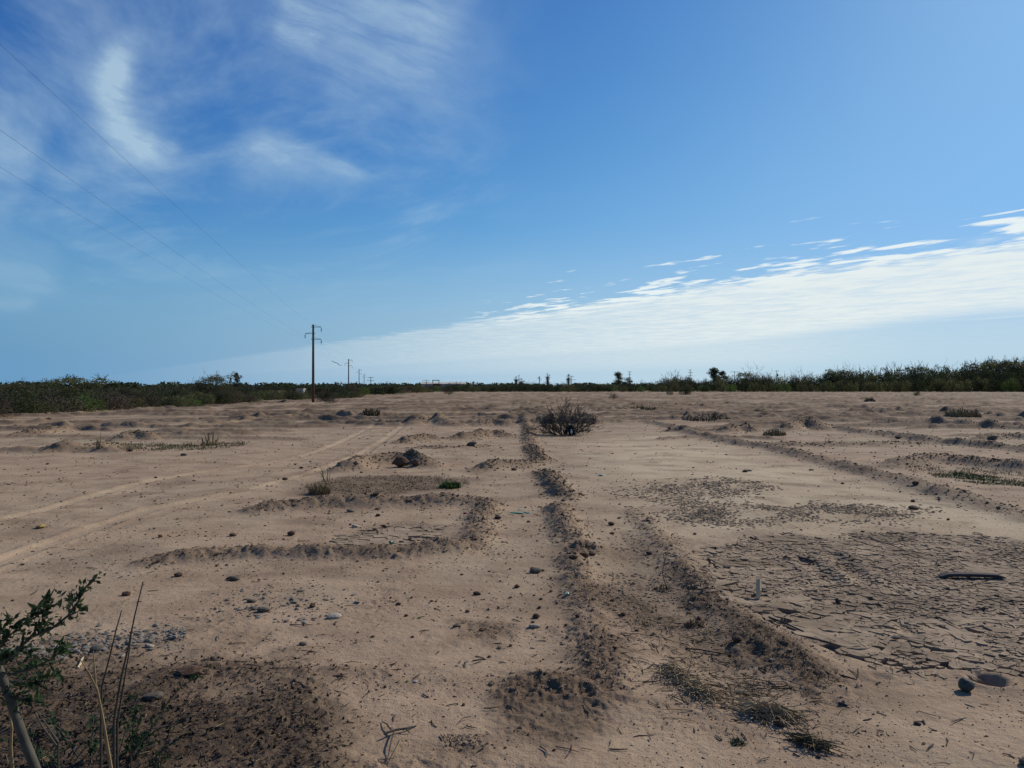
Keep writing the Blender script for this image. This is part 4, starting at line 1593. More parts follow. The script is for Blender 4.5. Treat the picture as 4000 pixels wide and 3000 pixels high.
tee_pole(801, 814, 330, [(.3, 2.6), (1.7, 3.2)], 'wooden pole with two crossarms at the end of the power line')
tee_pole(921, 820, 430, [(.5, 4.6), (1.7, 2.6)], 'pole with two crossarms left of the flat roofed building')
tee_pole(1121, 810, 350, [(.2, .6)], 'slim bare pole rising among the fan palms')
tee_pole(1234, 811, 345, [(.6, 2.6), (2.0, 4.2)], 'pole with short crossarms beside the shaggy fan palm')
tee_pole(1360, 802, 370, [(.3, 2.0), (1.6, 1.6), (3.0, 1.6)], 'slim tall pole right of the lone eucalyptus')
tee_pole(1491, 798, 370, [(.3, 1.4), (1.5, 2.2), (3.0, 2.2)], 'slim tall pole standing out of the wood')
tee_pole(1587, 802, 350, [(.3, 3.8)], 'pole with a single wide crossarm above the right hand wood')
tee_pole(1678, 800, 345, [(.3, 2.2)], 'pole with a grey transformer above the right hand wood', True)

# the long low building at the far end of the left boundary
MAT_SHED = simple('pale_wall', (.42, .42, .40), .15, 2, .8)
MAT_ROOF = simple('pale_roof', (.62, .58, .48), .12, 2, .7)
MAT_DARKBOX = simple('rust_box', (.16, .085, .06), .3, 2, .8)
Y = 440
zx = X_at(915, Y)
e = empty('industrial_building', (X_at(957, Y), Y, 0), 0, 'long low pale industrial building behind the trees at the far end', 'building')
wid = X_at(1004, Y) - X_at(910, Y)
hh = height_to(826.0, Y)
put('wall', MB().box((0, 6, hh / 2 - .4), (wid, 12, hh - .8)).mesh('wall', MAT_SHED), e)
rf = MB()
w2 = wid / 2 + .3
v = [(-w2, -.4, hh - .79), (w2, -.4, hh - .79), (w2, 12.4, hh - .79), (-w2, 12.4, hh - .79), (-w2 + .6, 5, hh + .35), (w2 - .6, 5, hh + .35)]
rf.add(([Vector(q) for q in v], [(0, 1, 5, 4), (1, 2, 5), (2, 3, 4, 5), (3, 0, 4), (0, 3, 2, 1)]))
put('roof', rf.mesh('roof', MAT_ROOF), e)
fr = empty('portal_frame', (X_at(941.5, Y - 20), Y - 20, 0), 0, 'dark open frame on a rusty block in front of the long building', 'frame')
ft = height_to(821.5, Y - 20)
put('block', MB().box((.7, 0, ft - 3.6), (4.4, 2.0, 3.6)).mesh('block', MAT_DARKBOX), fr)
for sx in (-1.7, 1.7):
    put('post', MB().box((sx, 0, ft - .95), (.34, .34, 1.68)).mesh('post', MAT_STEEL), fr)
put('beam', MB().box((0, 0, ft), (4.1, .4, .4)).mesh('beam', MAT_STEEL), fr)
# a white hut and gate post glimpsed behind the first pole
e = empty('white_hut', (X_at(650, 140), 140, 0), 0, 'tiny white hut glimpsed through the trees left of the nearest pole', 'hut')
put('wall', MB().box((0, 0, .6), (1.1, 1.4, 1.5)).mesh('wall', MAT_SHED), e)
put('roof', MB().box((0, 0, 1.41), (1.4, 1.7, .12)).mesh('roof', MAT_ROOF), e)


# the country beyond: one far-off belt of woodland that reads as a dark line on the horizon
r_ = np.random.default_rng(77)
cs = []
for j in range(760):
    a = r_.uniform(-42, 42) * math.pi / 180
    q = r_.uniform(470, 640)
    hh_ = r_.uniform(2.4, 5.0)
    k = 46
    d = r_.normal(0, 1, (k, 3))
    d /= np.linalg.norm(d, axis=1, keepdims=True)
    w_ = r_.uniform(4, 9)
    cs.append(np.stack([q * math.sin(a) + d[:, 0] * w_, q * math.cos(a) + d[:, 1] * 3, hh_ * (.5 + .5 * d[:, 2])], 1))
c = np.concatenate(cs)
tag(put('far_woodland', card_mesh('far_woodland', cards(c, np.full(len(c), 2.2), r_, .6), MAT_LEAF_DARK)), 'thin dark line of far woodland along the horizon', kind='stuff')


# ------------------------------------------------------------------ the dead shrub in the middle of the field
def spot(px, py):
    x, y = hit(px, py)
    return Vector((x, y, ground_z(x, y)))


r_ = np.random.default_rng(50)
b = spot(1219, 940)
e = empty('dead_shrub', b, 0, 'big leafless grey brown shrub fanning up from the middle of the bare field', 'shrub')
for q in range(34):
    mb = MB()
    a = -1.3 + 2.6 * (q + r_.uniform(0, 1)) / 34
    d = Vector((math.sin(a) * .95, r_.normal(0, .45), math.cos(a) * .9 + .12)).normalized()
    p0 = Vector((r_.normal(0, .10) + math.sin(a) * .22, r_.normal(0, .14), -.05))
    twig_tree(mb, p0, d, (.40 + .10 * math.cos(a)) * r_.uniform(.8, 1.08), .016, 4, r_, .36, (2, 3), .10, 3, .0055, .32)
    put('branch', mb.mesh('branch', MAT_TWIG), e)
mb = MB()
for _ in range(170):
    p = Vector((r_.normal(0, .42), r_.normal(0, .2), r_.uniform(0, .25)))
    d = Vector((p.x * 1.4 + r_.normal(0, .4), r_.normal(0, .5), r_.uniform(.1, .9))).normalized()
    twig_tree(mb, p, d, r_.uniform(.10, .26), .006, 2, r_, .5, (2, 2), .05, 3, .004)
tag(put('dead_twigs', mb.mesh('dead_twigs', MAT_TWIG), e), kind='stuff')
MAT_BAG = simple('black_plastic', (.012, .012, .014), .3, 9, .45, .01)
MAT_WHITE = simple('white_plastic', (.62, .62, .60), .2, 9, .6, .005)
bb = spot(1233, 941)
e = empty('plastic_litter', bb + Vector((0, -.10, 0)), 0, 'black bundle with a white front lodged upright in the base of the dead shrub', 'litter')
m_ = lump_mesh('black_bundle', MAT_BAG, 3, 3, 1.0, .30, 1.0, 1.2)
put('black_bundle', m_, e, (0, .05, 0), (0, 0, 0), (.23, .22, .42))
m_ = lump_mesh('white_front', MAT_WHITE, 4, 2, 1.0, .45, 1.0, 1.6)
put('white_front', m_, e, (.01, -.05, .04), (0, 0, .4), (.10, .08, .19))


# ------------------------------------------------------------------ tufts, weeds, dry grass
MAT_STRAW = simple('straw', (.25, .19, .095), .3, 6, .9, 0, .15)
MAT_STRAW_DARK = simple('dark_straw', (.14, .10, .055), .3, 6, .9, 0, .2)
MAT_STRAW_MID = simple('mid_straw', (.42, .31, .18), .35, 6, .9, 0, .2)
MAT_GRASS = simple('green_blade', (.055, .105, .022), .3, 6, .7, 0, .1)
MAT_WEED = simple('grey_green_weed', (.075, .085, .040), .3, 6, .8, 0, .15)


def blades(n, spread, h, r2, lean=.5, width=.006, taper=True, curve=.4):
    """A tuft of bent blades, each of two narrow faces."""
    v, f = [], []
    for _ in range(n):
        a, q = r2.uniform(0, 6.28), spread * math.sqrt(r2.random())
        p = np.array((q * math.cos(a), q * math.sin(a), -.01))
        b_ = r2.uniform(0, 6.28)
        ln = r2.normal(0, lean) * .9 + .3 * lean
        hh_ = h * (.25 + .95 * r2.random() ** 1.6) * (1 - .45 * (q / max(spread, 1e-6)) ** 2)
        m1 = p + np.array((math.cos(b_) * ln * hh_ * .4, math.sin(b_) * ln * hh_ * .4, hh_ * .6))
        t1 = p + np.array((math.cos(b_) * ln * hh_ * (1 + curve), math.sin(b_) * ln * hh_ * (1 + curve), hh_ * (1 - .25 * abs(ln))))
        c_ = r2.uniform(0, 6.28)
        s_ = np.array((math.cos(c_), math.sin(c_), 0)) * width * .5
        o_ = len(v)
        v += [p - s_, p + s_, m1 + s_ * .8, m1 - s_ * .8, t1]
        f += [(o_, o_ + 1, o_ + 2, o_ + 3), (o_ + 3, o_ + 2, o_ + 4)]
    return v, f


def tuft(px, py, wpx, hpx, mat, n, label, name='dry_grass_tuft', cat='grass tuft', group=None, lean=.5, wid=2.2, seed=None):
    b_ = spot(px, py)
    k_ = b_.y / 1640
    r2 = np.random.default_rng(int(px * 7 + py) if seed is None else seed)
    v, f = blades(n, wpx * k_ * .5, hpx * k_, r2, lean, wid * k_)
    o = put(name, new_mesh(name, v, f, mat), None, b_)
    # wide tufts hug the ground they stand on
    if wpx * k_ > .5:
        co = np.array([list(q.co) for q in o.data.vertices])
        base = terrain(co[:, 0] + b_.x, co[:, 1] + b_.y)[0] - b_.z
        co[:, 2] += base
        o.data.vertices.foreach_set('co', co.astype(np.float32).ravel())
    if wpx >= 90:
        o['kind'] = 'stuff'
    return tag(o, label, cat if wpx < 90 else None, group)


tuft(690, 1068, 46, 30, MAT_STRAW, 420, 'straw coloured weed clump at the left end of the dead weed patch', 'dry_weed', 'weed')
tuft(972, 1053, 48, 20, MAT_GRASS, 420, 'bright green grass tuft at the right end of the dead weed patch', 'green_tuft')
tuft(1592, 1604, 34, 20, MAT_WEED, 190, 'small dark green ground weed alone at the bottom right', 'green_weed', 'weed', None, .9)
tuft(1437, 1272, 52, 11, MAT_STRAW_DARK, 160, 'brown dry rosette at the foot of the upright stalk', 'dry_rosette', 'weed', None, .9)
tuft(1502, 1350, 50, 24, MAT_STRAW_DARK, 150, 'reddish dry tuft standing in the ditch', 'dry_tuft')
tuft(1375, 1347, 62, 9, MAT_WEED, 150, 'flat grey green weed on the left lip of the ditch', 'flat_weed', 'weed', None, 1.2)
tuft(803, 893, 38, 15, MAT_STRAW_DARK, 300, 'dark dry bushy weed beyond the wheel tracks', 'dry_weed', 'weed')
tuft(1673, 940, 48, 16, MAT_STRAW, 300, 'straw tuft in front of the big right hand mound', 'dry_grass_tuft')
tuft(2072, 900, 60, 20, MAT_STRAW, 330, 'tall pale straw clump on the far right', 'dry_grass_tuft')
tuft(2105, 899, 30, 14, MAT_STRAW, 160, 'shorter straw clump right of the tall pale one', 'dry_grass_tuft')
tuft(1880, 867, 20, 9, MAT_STRAW_DARK, 120, 'small dark weed far off on the right', 'dry_weed', 'weed')
tuft(1530, 906, 110, 10, MAT_STRAW_DARK, 420, 'brown dry weeds on the low mound right of the dead shrub', 'dry_weed_patch', 'weed')
tuft(1400, 884, 90, 11, MAT_STRAW_DARK, 260, 'line of thin dry weeds behind the dead shrub', 'dry_weed_row', 'weed')
tuft(455, 962, 40, 34, MAT_STRAW, 60, 'tall thin dry stalks at the right end of the weed patch on the left', 'dry_stalks', 'weed', None, .3)
tuft(215, 968, 14, 38, MAT_STRAW, 14, 'single tall dry stalk at the left end of the weed patch', 'dry_stalk', 'weed', None, .15)
tuft(700, 1040, 26, 48, MAT_STRAW, 9, 'thin tall dry branching stalk above the straw coloured weed clump', 'dry_stalk', 'weed', None, .4)
tuft(1655, 1570, 40, 30, MAT_STRAW_DARK, 16, 'bare thin twigs standing by the bottom edge right of the green weed', 'dry_twigs', 'weed', None, .7)
tuft(570, 1575, 20, 20, MAT_STRAW, 12, 'few pale straws on the churned soil', 'dry_straws', 'weed', None, .9)
for px, py, w_, lab in [(1480, 852, 26, 'dark round bush standing alone on the far field right of the middle'), (970, 853, 22, 'dark round bush alone on the far field left of the middle'), (1980, 857, 16, 'dark small bush alone on the far field at the right')]:
    Y = {1480: 175, 970: 175, 1980: 150}[px]
    scrub('dark' if px != 970 else 'brown', X_at(px, Y), Y, {1480: 1.9, 970: 1.7, 1980: 1.1}[px], w_ * Y / 1640 * 1.3, lab, None, 'field_bush', 'bush')
scrub('bare', X_at(1447, 168), 168, 1.5, 2.0, 'thin twiggy bush left of the dark round bush on the far field', None, 'field_bush', 'bush')
scrub('brown', X_at(1325, 110), 110, .8, 1.8, 'low brown bush on the far field behind the dead shrub', None, 'field_bush', 'bush')
scrub('brown', X_at(715, 80), 80, .55, 1.9, 'low brown bush on the field right of the nearest pole', None, 'field_bush', 'bush')

# weeds over patches nobody could count
def weed_patch(name, poly, n, h, mat, label, seed, width=.006, lean=.7):
    r2 = np.random.default_rng(seed)
    xs, ys = [p[0] for p in poly], [p[1] for p in poly]
    c = np.stack([r2.uniform(min(xs), max(xs), n * 3), r2.uniform(min(ys), max(ys), n * 3)], 1)
    keep = in_poly(c[:, 0], c[:, 1], poly) & (fbm(c[:, 0] * 1.6, c[:, 1] * 1.6, seed, 2) > -.12)
    c = c[keep][:n]
    z = terrain(c[:, 0], c[:, 1])[0]
    v, f = [], []
    for (x, y), zz in zip(c, z):
        bv, bf = blades(1, .01, h, r2, lean, width)
        o_ = len(v)
        v += [q + np.array((x, y, zz)) for q in bv]
        f += [tuple(i + o_ for i in q) for q in bf]
    tag(put(name, new_mesh(name, v, f, mat)), label, kind='stuff')


weed_patch('dry_weeds', STRAW, 2600, .055, MAT_STRAW_DARK, 'matted dead weeds filling the hollow in front of the round clod', 301, .010)
weed_patch('straw_weeds', STRAW, 800, .075, MAT_STRAW, 'pale dry stems among the matted dead weeds', 302, .008)
LEFTP = [G(*p) for p in [(215, 965), (290, 958), (380, 960), (440, 958), (545, 955), (520, 966), (430, 973), (260, 976)]]
weed_patch('green_dry_weeds', LEFTP, 2200, .09, MAT_WEED, 'long low patch of grey green weeds on the left of the field', 303, .018)
weed_patch('dry_weed_fringe', LEFTP, 700, .16, MAT_STRAW, 'dry stems over the long low weed patch on the left', 304, .012)
RIGHTP = [G(*p) for p in [(2000, 1022), (2080, 1020), (2150, 1030), (2250, 1042), (2250, 1052), (2120, 1046), (2030, 1034)]]
weed_patch('green_weeds', RIGHTP, 3000, .07, MAT_GRASS, 'strip of fresh green weeds at the foot of the mound on the right edge', 305, .012)
RIGHTP2 = [G(*p) for p in [(1950, 1015), (2010, 1000), (2120, 1005), (2250, 1020), (2250, 1040), (2080, 1028), (1990, 1026)]]
weed_patch('brown_weeds', RIGHTP2, 2200, .06, MAT_STRAW_DARK, 'brown weeds over the mound at the right edge', 306, .012)
GRASSP = [G(*p) for p in [(530, 868), (600, 864), (760, 861), (775, 855), (640, 856), (540, 860)]]
weed_patch('strip_grass', GRASSP, 5000, .55, MAT_WEED, 'dull grass strip between the left hedge and the second pole', 307, .10)
BANKSTRAW = [G(*p) for p in [(1465, 1215), (1510, 1250), (1570, 1300), (1660, 1365), (1750, 1430), (1800, 1490), (1760, 1500), (1650, 1410), (1550, 1330), (1490, 1270)]]
weed_patch('bank_straw', BANKSTRAW, 2600, .035, simple('brown_straw', (.16, .105, .055), .3, 6, .9), 'short brown straw on the low bank beside the ditch', 308, .005, 1.3)

# broken twigs and straw lying about
def litter(name, n, pts_, lmin, lmax, rad, mat, label, seed):
    r2 = np.random.default_rng(seed)
    c = pts_[r2.choice(len(pts_), n)] if len(pts_) > n else pts_
    mb = MB()
    z = terrain(c[:, 0], c[:, 1])[0]
    for (x, y), zz in zip(c, z):
        a = r2.uniform(0, 6.28)
        l = r2.uniform(lmin, lmax)
        rr = rad * r2.uniform(.6, 1.4)
        u = Vector((math.cos(a), math.sin(a), 0)) * l * .5
        p = Vector((x, y, zz + rr * .8 + abs(r2.normal(0, .003))))
        mid = p + Vector((r2.normal(0, .08), r2.normal(0, .08), .02)) * l
        mb.tube([p - u, mid, p + u + Vector((0, 0, r2.normal(0, .06) * l))], [rr, rr, rr * .5], 3)
    tag(put(name, mb.mesh(name, mat)), label, kind='stuff')


def leaf_litter():
    r2 = np.random.default_rng(431)
    c = dp[r2.choice(len(dp), 5200)] + r2.normal(0, .04, (5200, 2))
    z = terrain(c[:, 0], c[:, 1])[0] + .006
    co = cards(np.stack([c[:, 0], c[:, 1], z], 1), np.full(len(c), .022), r2, .55)
    m_ = simple('dead_leaf', (.085, .055, .032), .55, 30, .95)
    tag(put('leaf_litter', card_mesh('leaf_litter', co, m_)), 'dead brown leaf scraps littering the churned soil', kind='stuff')


def px_cloud(cx, cy, sx, sy, n, seed):
    r2 = np.random.default_rng(seed)
    q = np.stack([r2.normal(cx, sx, n), np.clip(r2.normal(cy, sy, n), 860, 1700)], 1)
    Y = FPX * EYE / (q[:, 1] * 1.8083 - HZ)
    return np.stack([(q[:, 0] * 1.8083 - 2000) / FPX * Y, Y], 1)


dp = np.array([(x, y) for x, y in np.stack([rng.uniform(-3.6, -.6, 12000), rng.uniform(2.7, 5.2, 12000)], 1)])
dm = terrain(dp[:, 0], dp[:, 1], True)[3]
dp = dp[rng.random(len(dp)) < dm ** 2]
leaf_litter()
litter('twig_litter', 2400, dp, .02, .10, .0016, MAT_TWIG, 'broken dark twigs littering the churned soil', 401)
litter('straw_litter', 420, dp, .03, .13, .0014, MAT_STRAW, 'pale broken straws littering the churned soil', 402)
litter('field_twigs', 520, screen_pts(520, 930, 1660, 403), .03, .12, .003, MAT_TWIG, 'thin dark twigs strewn over the field', 404)
litter('ditch_twigs', 500, np.concatenate([px_cloud(1500, 1380, 80, 60, 300, 405), px_cloud(1600, 1490, 90, 30, 200, 406)]), .04, .18, .0022, MAT_STRAW_DARK, 'dry twigs and stems lying in the ditch', 407)
litter('mud_twigs', 160, px_cloud(1900, 1290, 200, 70, 160, 408), .04, .16, .0022, MAT_TWIG, 'thin twigs lying on the cracked mud', 409)


def straw_heap(px, py, px2, py2, wpx, n, label, seed, mat=MAT_STRAW_DARK, mat2=MAT_STRAW):
    r2 = np.random.default_rng(seed)
    a, b_ = spot(px, py), spot(px2, py2)
    k_ = (a.y + b_.y) / 2 / 1640
    e_ = empty('straw_heap', a, 0, label, 'straw heap')
    for nm, m_, nn in (('dark_straw', mat, n), ('pale_straw', mat2, n // 4)):
        mb_ = MB()
        for _ in range(nn):
            t = r2.random()
            p = a.lerp(b_, t) - a
            p += Vector((r2.normal(0, wpx * k_ * .35), r2.normal(0, wpx * k_ * .45), 0))
            p.z = ground_z(p.x + a.x, p.y + a.y) - a.z + abs(r2.normal(0, .018)) + .006
            d = (b_ - a).normalized() * r2.normal(.5, .6) + Vector((r2.normal(0, .6), r2.normal(0, .6), r2.normal(0, .15)))
            d.normalize()
            l = r2.uniform(.06, .2)
            mb_.tube([p - d * l * .5, p + Vector((0, 0, r2.normal(0, .01))), p + d * l * .5], [.0022, .0024, .0014], 3)
        tag(put(nm, mb_.mesh(nm, m_), e_), kind='stuff')


straw_heap(1440, 1445, 1540, 1515, 36, 190, 'long heap of grey dry stems beside the ditch', 421, MAT_STRAW_MID)
straw_heap(1620, 1535, 1720, 1555, 36, 150, 'heap of grey dry stems across the foot of the ditch', 422, MAT_STRAW_MID)
straw_heap(1720, 1600, 1785, 1622, 20, 70, 'small bundle of brown roots and stems at the bottom right', 423)


# ------------------------------------------------------------------ sticks, plank and other single finds
MAT_PLANK = simple('weathered_plank', (.075, .060, .058), .35, 4, .9, .003)
MAT_SPLINT = simple('pale_wood', (.62, .47, .27), .25, 6, .8, .003)
MAT_GLASS = simple('green_plastic', (.05, .16, .085), .3, 12, .3)
MAT_PALEGREEN = simple('pale_green_plastic', (.28, .42, .32), .3, 12, .4)


def stick(px0, py0, px1, py1, rpx, mat, label, name='stick', cat='stick', lift0=0.0, lift1=0.0, forks=()):
    a, b_ = spot(px0, py0), spot(px1, py1)
    r0 = rpx * (a.y + b_.y) / 2 / 1640
    a.z += r0 * .7 + lift0
    b_.z += r0 * .7 + lift1
    mb_ = MB()
    m1 = a.lerp(b_, .35) + Vector((random.gauss(0, .02), random.gauss(0, .02), .015)) * (b_ - a).length
    m2 = a.lerp(b_, .7) + Vector((random.gauss(0, .02), random.gauss(0, .02), .010)) * (b_ - a).length
    mb_.tube([a, m1, m2, b_], [r0, r0 * .95, r0 * .85, r0 * .55], 6)
    for t, fx, fy in forks:
        p = a.lerp(b_, t)
        q = spot(fx, fy) + Vector((0, 0, r0))
        mb_.tube([p, p.lerp(q, .5) + Vector((0, 0, .01)), q], [r0 * .7, r0 * .6, r0 * .35], 5)
    o = put(name, mb_.mesh(name, mat))
    return tag(o, label, cat)


a, b_ = spot(2028, 1247), spot(2168, 1251)
mid = (a + b_) / 2
d = b_ - a
o = put('plank', None)
mb = MB()
l = d.length
for q in range(8):
    x0, x1 = -l / 2 + l * q / 8, -l / 2 + l * (q + 1) / 8
    z0, z1 = .008 * (1 - (2 * q / 8 - 1) ** 2), .008 * (1 - (2 * (q + 1) / 8 - 1) ** 2)
    w0 = .035
    t0, t1 = (.008 if q == 0 else .026), (.010 if q == 7 else .026)
    v = [(x0, -w0, z0), (x1, -w0, z1), (x1, w0, z1), (x0, w0, z0), (x0, -w0, z0 + t0), (x1, -w0, z1 + t1), (x1, w0, z1 + t1), (x0, w0, z0 + t0)]
    mb.add(([Vector(p) for p in v], [(0, 3, 2, 1), (4, 5, 6, 7), (0, 1, 5, 4), (2, 3, 7, 6), (1, 2, 6, 5), (3, 0, 4, 7)]))
bpy.data.objects.remove(o)
o = put('plank', mb.mesh('plank', MAT_PLANK), None, (mid.x, mid.y, mid.z + .012), (0, 0, math.atan2(d.y, d.x)))
tag(o, 'long dark bowed plank lying across the cracked mud', 'plank')
a = spot(1637, 1294)
mb = MB().tube([(0, 0, 0), (.01, .02, .06), (.025, .06, .135)], [.012, .022, .019], 6)
tag(put('wood_stub', mb.mesh('wood_stub', MAT_SPLINT), None, a), 'pale broken wood stub sticking up beside the ditch', 'stub')
stick(1437, 1264, 1432, 1262, .9, MAT_TWIG, 'thin dry upright stalk standing in front of the cracked mud', 'upright_stalk', 'stalk', 0, .26, [])
stick(1725, 1205, 1768, 1218, 2.4, MAT_TWIG, 'dark stick lying between the two ruts in the cracked mud')
stick(1660, 1335, 1735, 1365, 2.2, MAT_TWIG, 'dark stick at the left edge of the cracked mud')
stick(1815, 1240, 1700, 1210, .1, MAT_TWIG, 'hair thin twig across the ruts')
stick(830, 1595, 900, 1568, 2.6, MAT_TWIG, 'grey forked root lying on the soil near the bottom edge', 'forked_root', 'root', .02, .0, [(.25, 826, 1560), (.3, 838, 1640), (.55, 885, 1585)])
stick(866, 1598, 838, 1655, 1.6, MAT_STRAW, 'pale bent straw below the forked root', 'straw', 'straw')
stick(170, 1445, 183, 1420, 2.6, MAT_SPLINT, 'short white peeled splint on the churned soil below the gravel', 'splint', 'splint')
stick(1480, 1402, 1580, 1418, 1.6, MAT_TWIG, 'dark thin stick lying beside the ditch left of the straw heap')
stick(1810, 1520, 1830, 1527, 3.2, MAT_TWIG, 'thick short dark stick end at the lower right')
stick(1815, 1460, 1850, 1470, 2.2, MAT_TWIG, 'small dark stick left of the round green grey stone')
stick(2083, 1520, 2105, 1528, 1.5, MAT_SPLINT, 'pale straw splinter in front of the round green grey stone')
stick(1880, 1165, 1960, 1192, 1.2, MAT_TWIG, 'long thin twig on the far edge of the cracked mud')
stick(760, 1610, 680, 1600, 1.0, MAT_STRAW, 'thin pale stem on the churned soil right of the weeds')
stick(1600, 1455, 1650, 1475, 1.2, MAT_STRAW, 'thin curved pale stem lying in the ditch')
stick(1560, 1395, 1600, 1370, 1.0, MAT_STRAW, 'thin pale stem leaning over the dry tuft in the ditch')


def scrap(px, py, wpx, mat, label, seed, flat=.5, cat='litter', name='plastic_scrap', long_=1.5):
    a_ = spot(px, py)
    w_ = wpx * a_.y / 1640
    o_ = put(name, lump_mesh(name, mat, seed, 2, flat, .5, long_, 2.0), None, a_, (0, 0, random.uniform(0, 3)), (w_ * .7,) * 3)
    return tag(o_, label, cat)


scrap(845, 1176, 15, MAT_GLASS, 'crumpled bright green plastic piece on the cracked basin mud', 61, .7)
scrap(1118, 1109, 22, MAT_GLASS, 'flat green scrap beside a dark stone left of the middle bank', 62, .15, long_=2.2)
scrap(1138, 1108, 14, MAT_GLASS, 'smaller flat green scrap right of the bigger flat green one', 63, .15, long_=2.2)
scrap(1126, 1101, 14, MAT_PALEGREEN, 'pale green scrap behind the two flat green ones', 64, .15, long_=2.0)
scrap(1005, 1110, 12, simple('red_plastic', (.22, .05, .03), .3, 10, .5), 'small red brown scrap left of the green scraps', 65, .35)
scrap(1224, 1285, 14, MAT_PALEGREEN, 'pale green broken piece beside the middle bank', 66, .6)
scrap(1298, 1028, 15, MAT_PALEGREEN, 'shiny pale green shard by the middle bank behind the pale sand', 67, .3)
scrap(1752, 1016, 12, MAT_GRASS, 'bright green leaf lying in front of the long right bank', 68, .5)
scrap(907, 1334, 10, MAT_GRASS, 'tiny green leaf on bare sand right of the pebble scatter', 69, .3, long_=2.0)
scrap(880, 1473, 9, MAT_GRASS, 'tiny green leaf next to a white pebble on bare sand', 70, .5)
scrap(898, 1473, 9, MAT_WHITE, 'tiny white pebble right of the tiny green leaf', 71, .6)
scrap(90, 1140, 26, simple('yellow_scrap', (.36, .24, .09), .3, 10, .8), 'yellowish crumpled scrap on the left of the field', 72, .4)
for px, py, lab in [(1790, 1039, 'white chip near the middle of the right hand bare ground'), (1935, 1045, 'white chip in front of the two right banks'), (1960, 1035, 'second white chip in front of the two right banks'), (2100, 1060, 'white chip left of the green weed strip'), (635, 868, 'white scrap at the foot of the left hedge near the pole')]:
    scrap(px, py if py < 900 else py - 5, 5, MAT_WHITE, lab, 80 + int(px) % 7, .4)


# ------------------------------------------------------------------ the leafy shrub at the camera's left and the dry stalks round it
MAT_STEM = simple('green_grey_stem', (.090, .082, .060), .35, 14, .8, .003)
MAT_LEAF_NEAR = leaf_mat('near_leaf', (.050, .078, .034), (.030, .052, .022), 30, .45)
MAT_DRYSTEM = simple('dry_stem', (.27, .19, .095), .35, 20, .85)
MAT_DARKSTEM = simple('dark_stem', (.085, .070, .050), .3, 20, .85)


def leaf_mesh_(seed, l=.030, w=.012):
    """One small oval leaf, folded along its rib."""
    r2 = np.random.default_rng(seed)
    v, f = [(0, 0, 0)], []
    n_ = 5
    for i_ in range(1, n_):
        t = i_ / n_
        ww = w * .5 * math.sin(math.pi * t ** .8) * r2.uniform(.9, 1.1)
        z = .25 * l * t * t * r2.uniform(.4, 1.0)
        v += [(-ww, l * t, z + ww * .5), (0, l * t, z), (ww, l * t, z + ww * .5)]
    v.append((0, l, .2 * l))
    f += [(0, 2, 1), (0, 3, 2)]
    for i_ in range(n_ - 2):
        o_ = 1 + 3 * i_
        f += [(o_, o_ + 1, o_ + 4, o_ + 3), (o_ + 1, o_ + 2, o_ + 5, o_ + 4)]
    o_ = 1 + 3 * (n_ - 2)
    e_ = len(v) - 1
    f += [(o_, o_ + 1, e_), (o_ + 1, o_ + 2, e_)]
    return new_mesh('leaf', v, f, MAT_LEAF_NEAR)


LEAVES = [leaf_mesh_(i_, .030 + .004 * i_, .013) for i_ in range(4)]
lr = np.random.default_rng(88)


def leaf_at(p, d, parent, size=1.0):
    d = Vector(d).normalized()
    q = d.to_track_quat('Y', 'Z').to_matrix() @ Matrix.Rotation(lr.uniform(-1.6, 1.6), 3, 'Y')
    o_ = put('leaf', LEAVES[int(lr.integers(len(LEAVES)))], parent, p)
    o_.rotation_euler = q.to_euler()
    s_ = size * lr.uniform(.6, 1.05)
    o_.scale = (s_, s_, s_)


def leafy(path, parent, n, size=1.0, spread=1.0, t0=.15):
    """Leaves in alternate clusters along a twig."""
    for _ in range(n):
        t = t0 + (1 - t0) * lr.random()
        k_ = t * (len(path) - 1)
        i_ = min(int(k_), len(path) - 2)
        p = path[i_].lerp(path[i_ + 1], k_ - i_)
        ax_d = (path[i_ + 1] - path[i_]).normalized()
        d = ax_d * lr.uniform(.2, 1.0) + Vector(lr.normal(0, .6 * spread, 3)) + Vector((0, 0, .15))
        leaf_at(p + Vector(lr.normal(0, .004, 3)), d, parent, size)


YS = 2.30
sh = empty('leafy_shrub', (-1.27, YS, 0), 0, 'leafy green shrub with a thick pale stem leaning in at the bottom left corner', 'shrub')
org = Vector((-1.27, YS, 0))
stem = [Vector((-1.27, YS, -.05)), P(130, 1765, YS), P(92, 1690, YS), P(52, 1590, YS + .01), P(18, 1490, YS + .02), P(-4, 1435, YS + .03), P(-40, 1330, YS + .06)]
put('stem', MB().tube([p - org for p in stem], [.0150, .0145, .014, .0135, .013, .012, .009], 10).mesh('stem', MAT_STEM, True), sh)
twigs = [
    ([(-6, 1440), (30, 1410), (70, 1375), (112, 1358), (148, 1330), (172, 1295), (188, 1265), (206, 1248)], .006, 34, .95),
    ([(60, 1384), (92, 1345), (98, 1310), (104, 1290)], .0036, 44, 1.05),
    ([(-20, 1430), (10, 1385), (40, 1355), (68, 1335), (88, 1318)], .004, 40, 1.0),
    ([(-30, 1400), (-5, 1370), (15, 1350), (30, 1330)], .004, 26, 1.0),
    ([(148, 1330), (168, 1322), (180, 1310)], .003, 9, .9),
    ([(-10, 1450), (30, 1455), (75, 1440), (110, 1425), (135, 1405), (140, 1395)], .0045, 44, 1.05),
    ([(20, 1470), (60, 1475), (95, 1470), (125, 1460)], .004, 32, 1.0),
    ([(10, 1490), (40, 1505), (62, 1515), (85, 1512)], .004, 22, 1.0),
    ([(160, 1312), (150, 1290), (155, 1275)], .0025, 10, .85),
    ([(-20, 1420), (10, 1415), (45, 1400), (75, 1405)], .004, 28, 1.0),
]
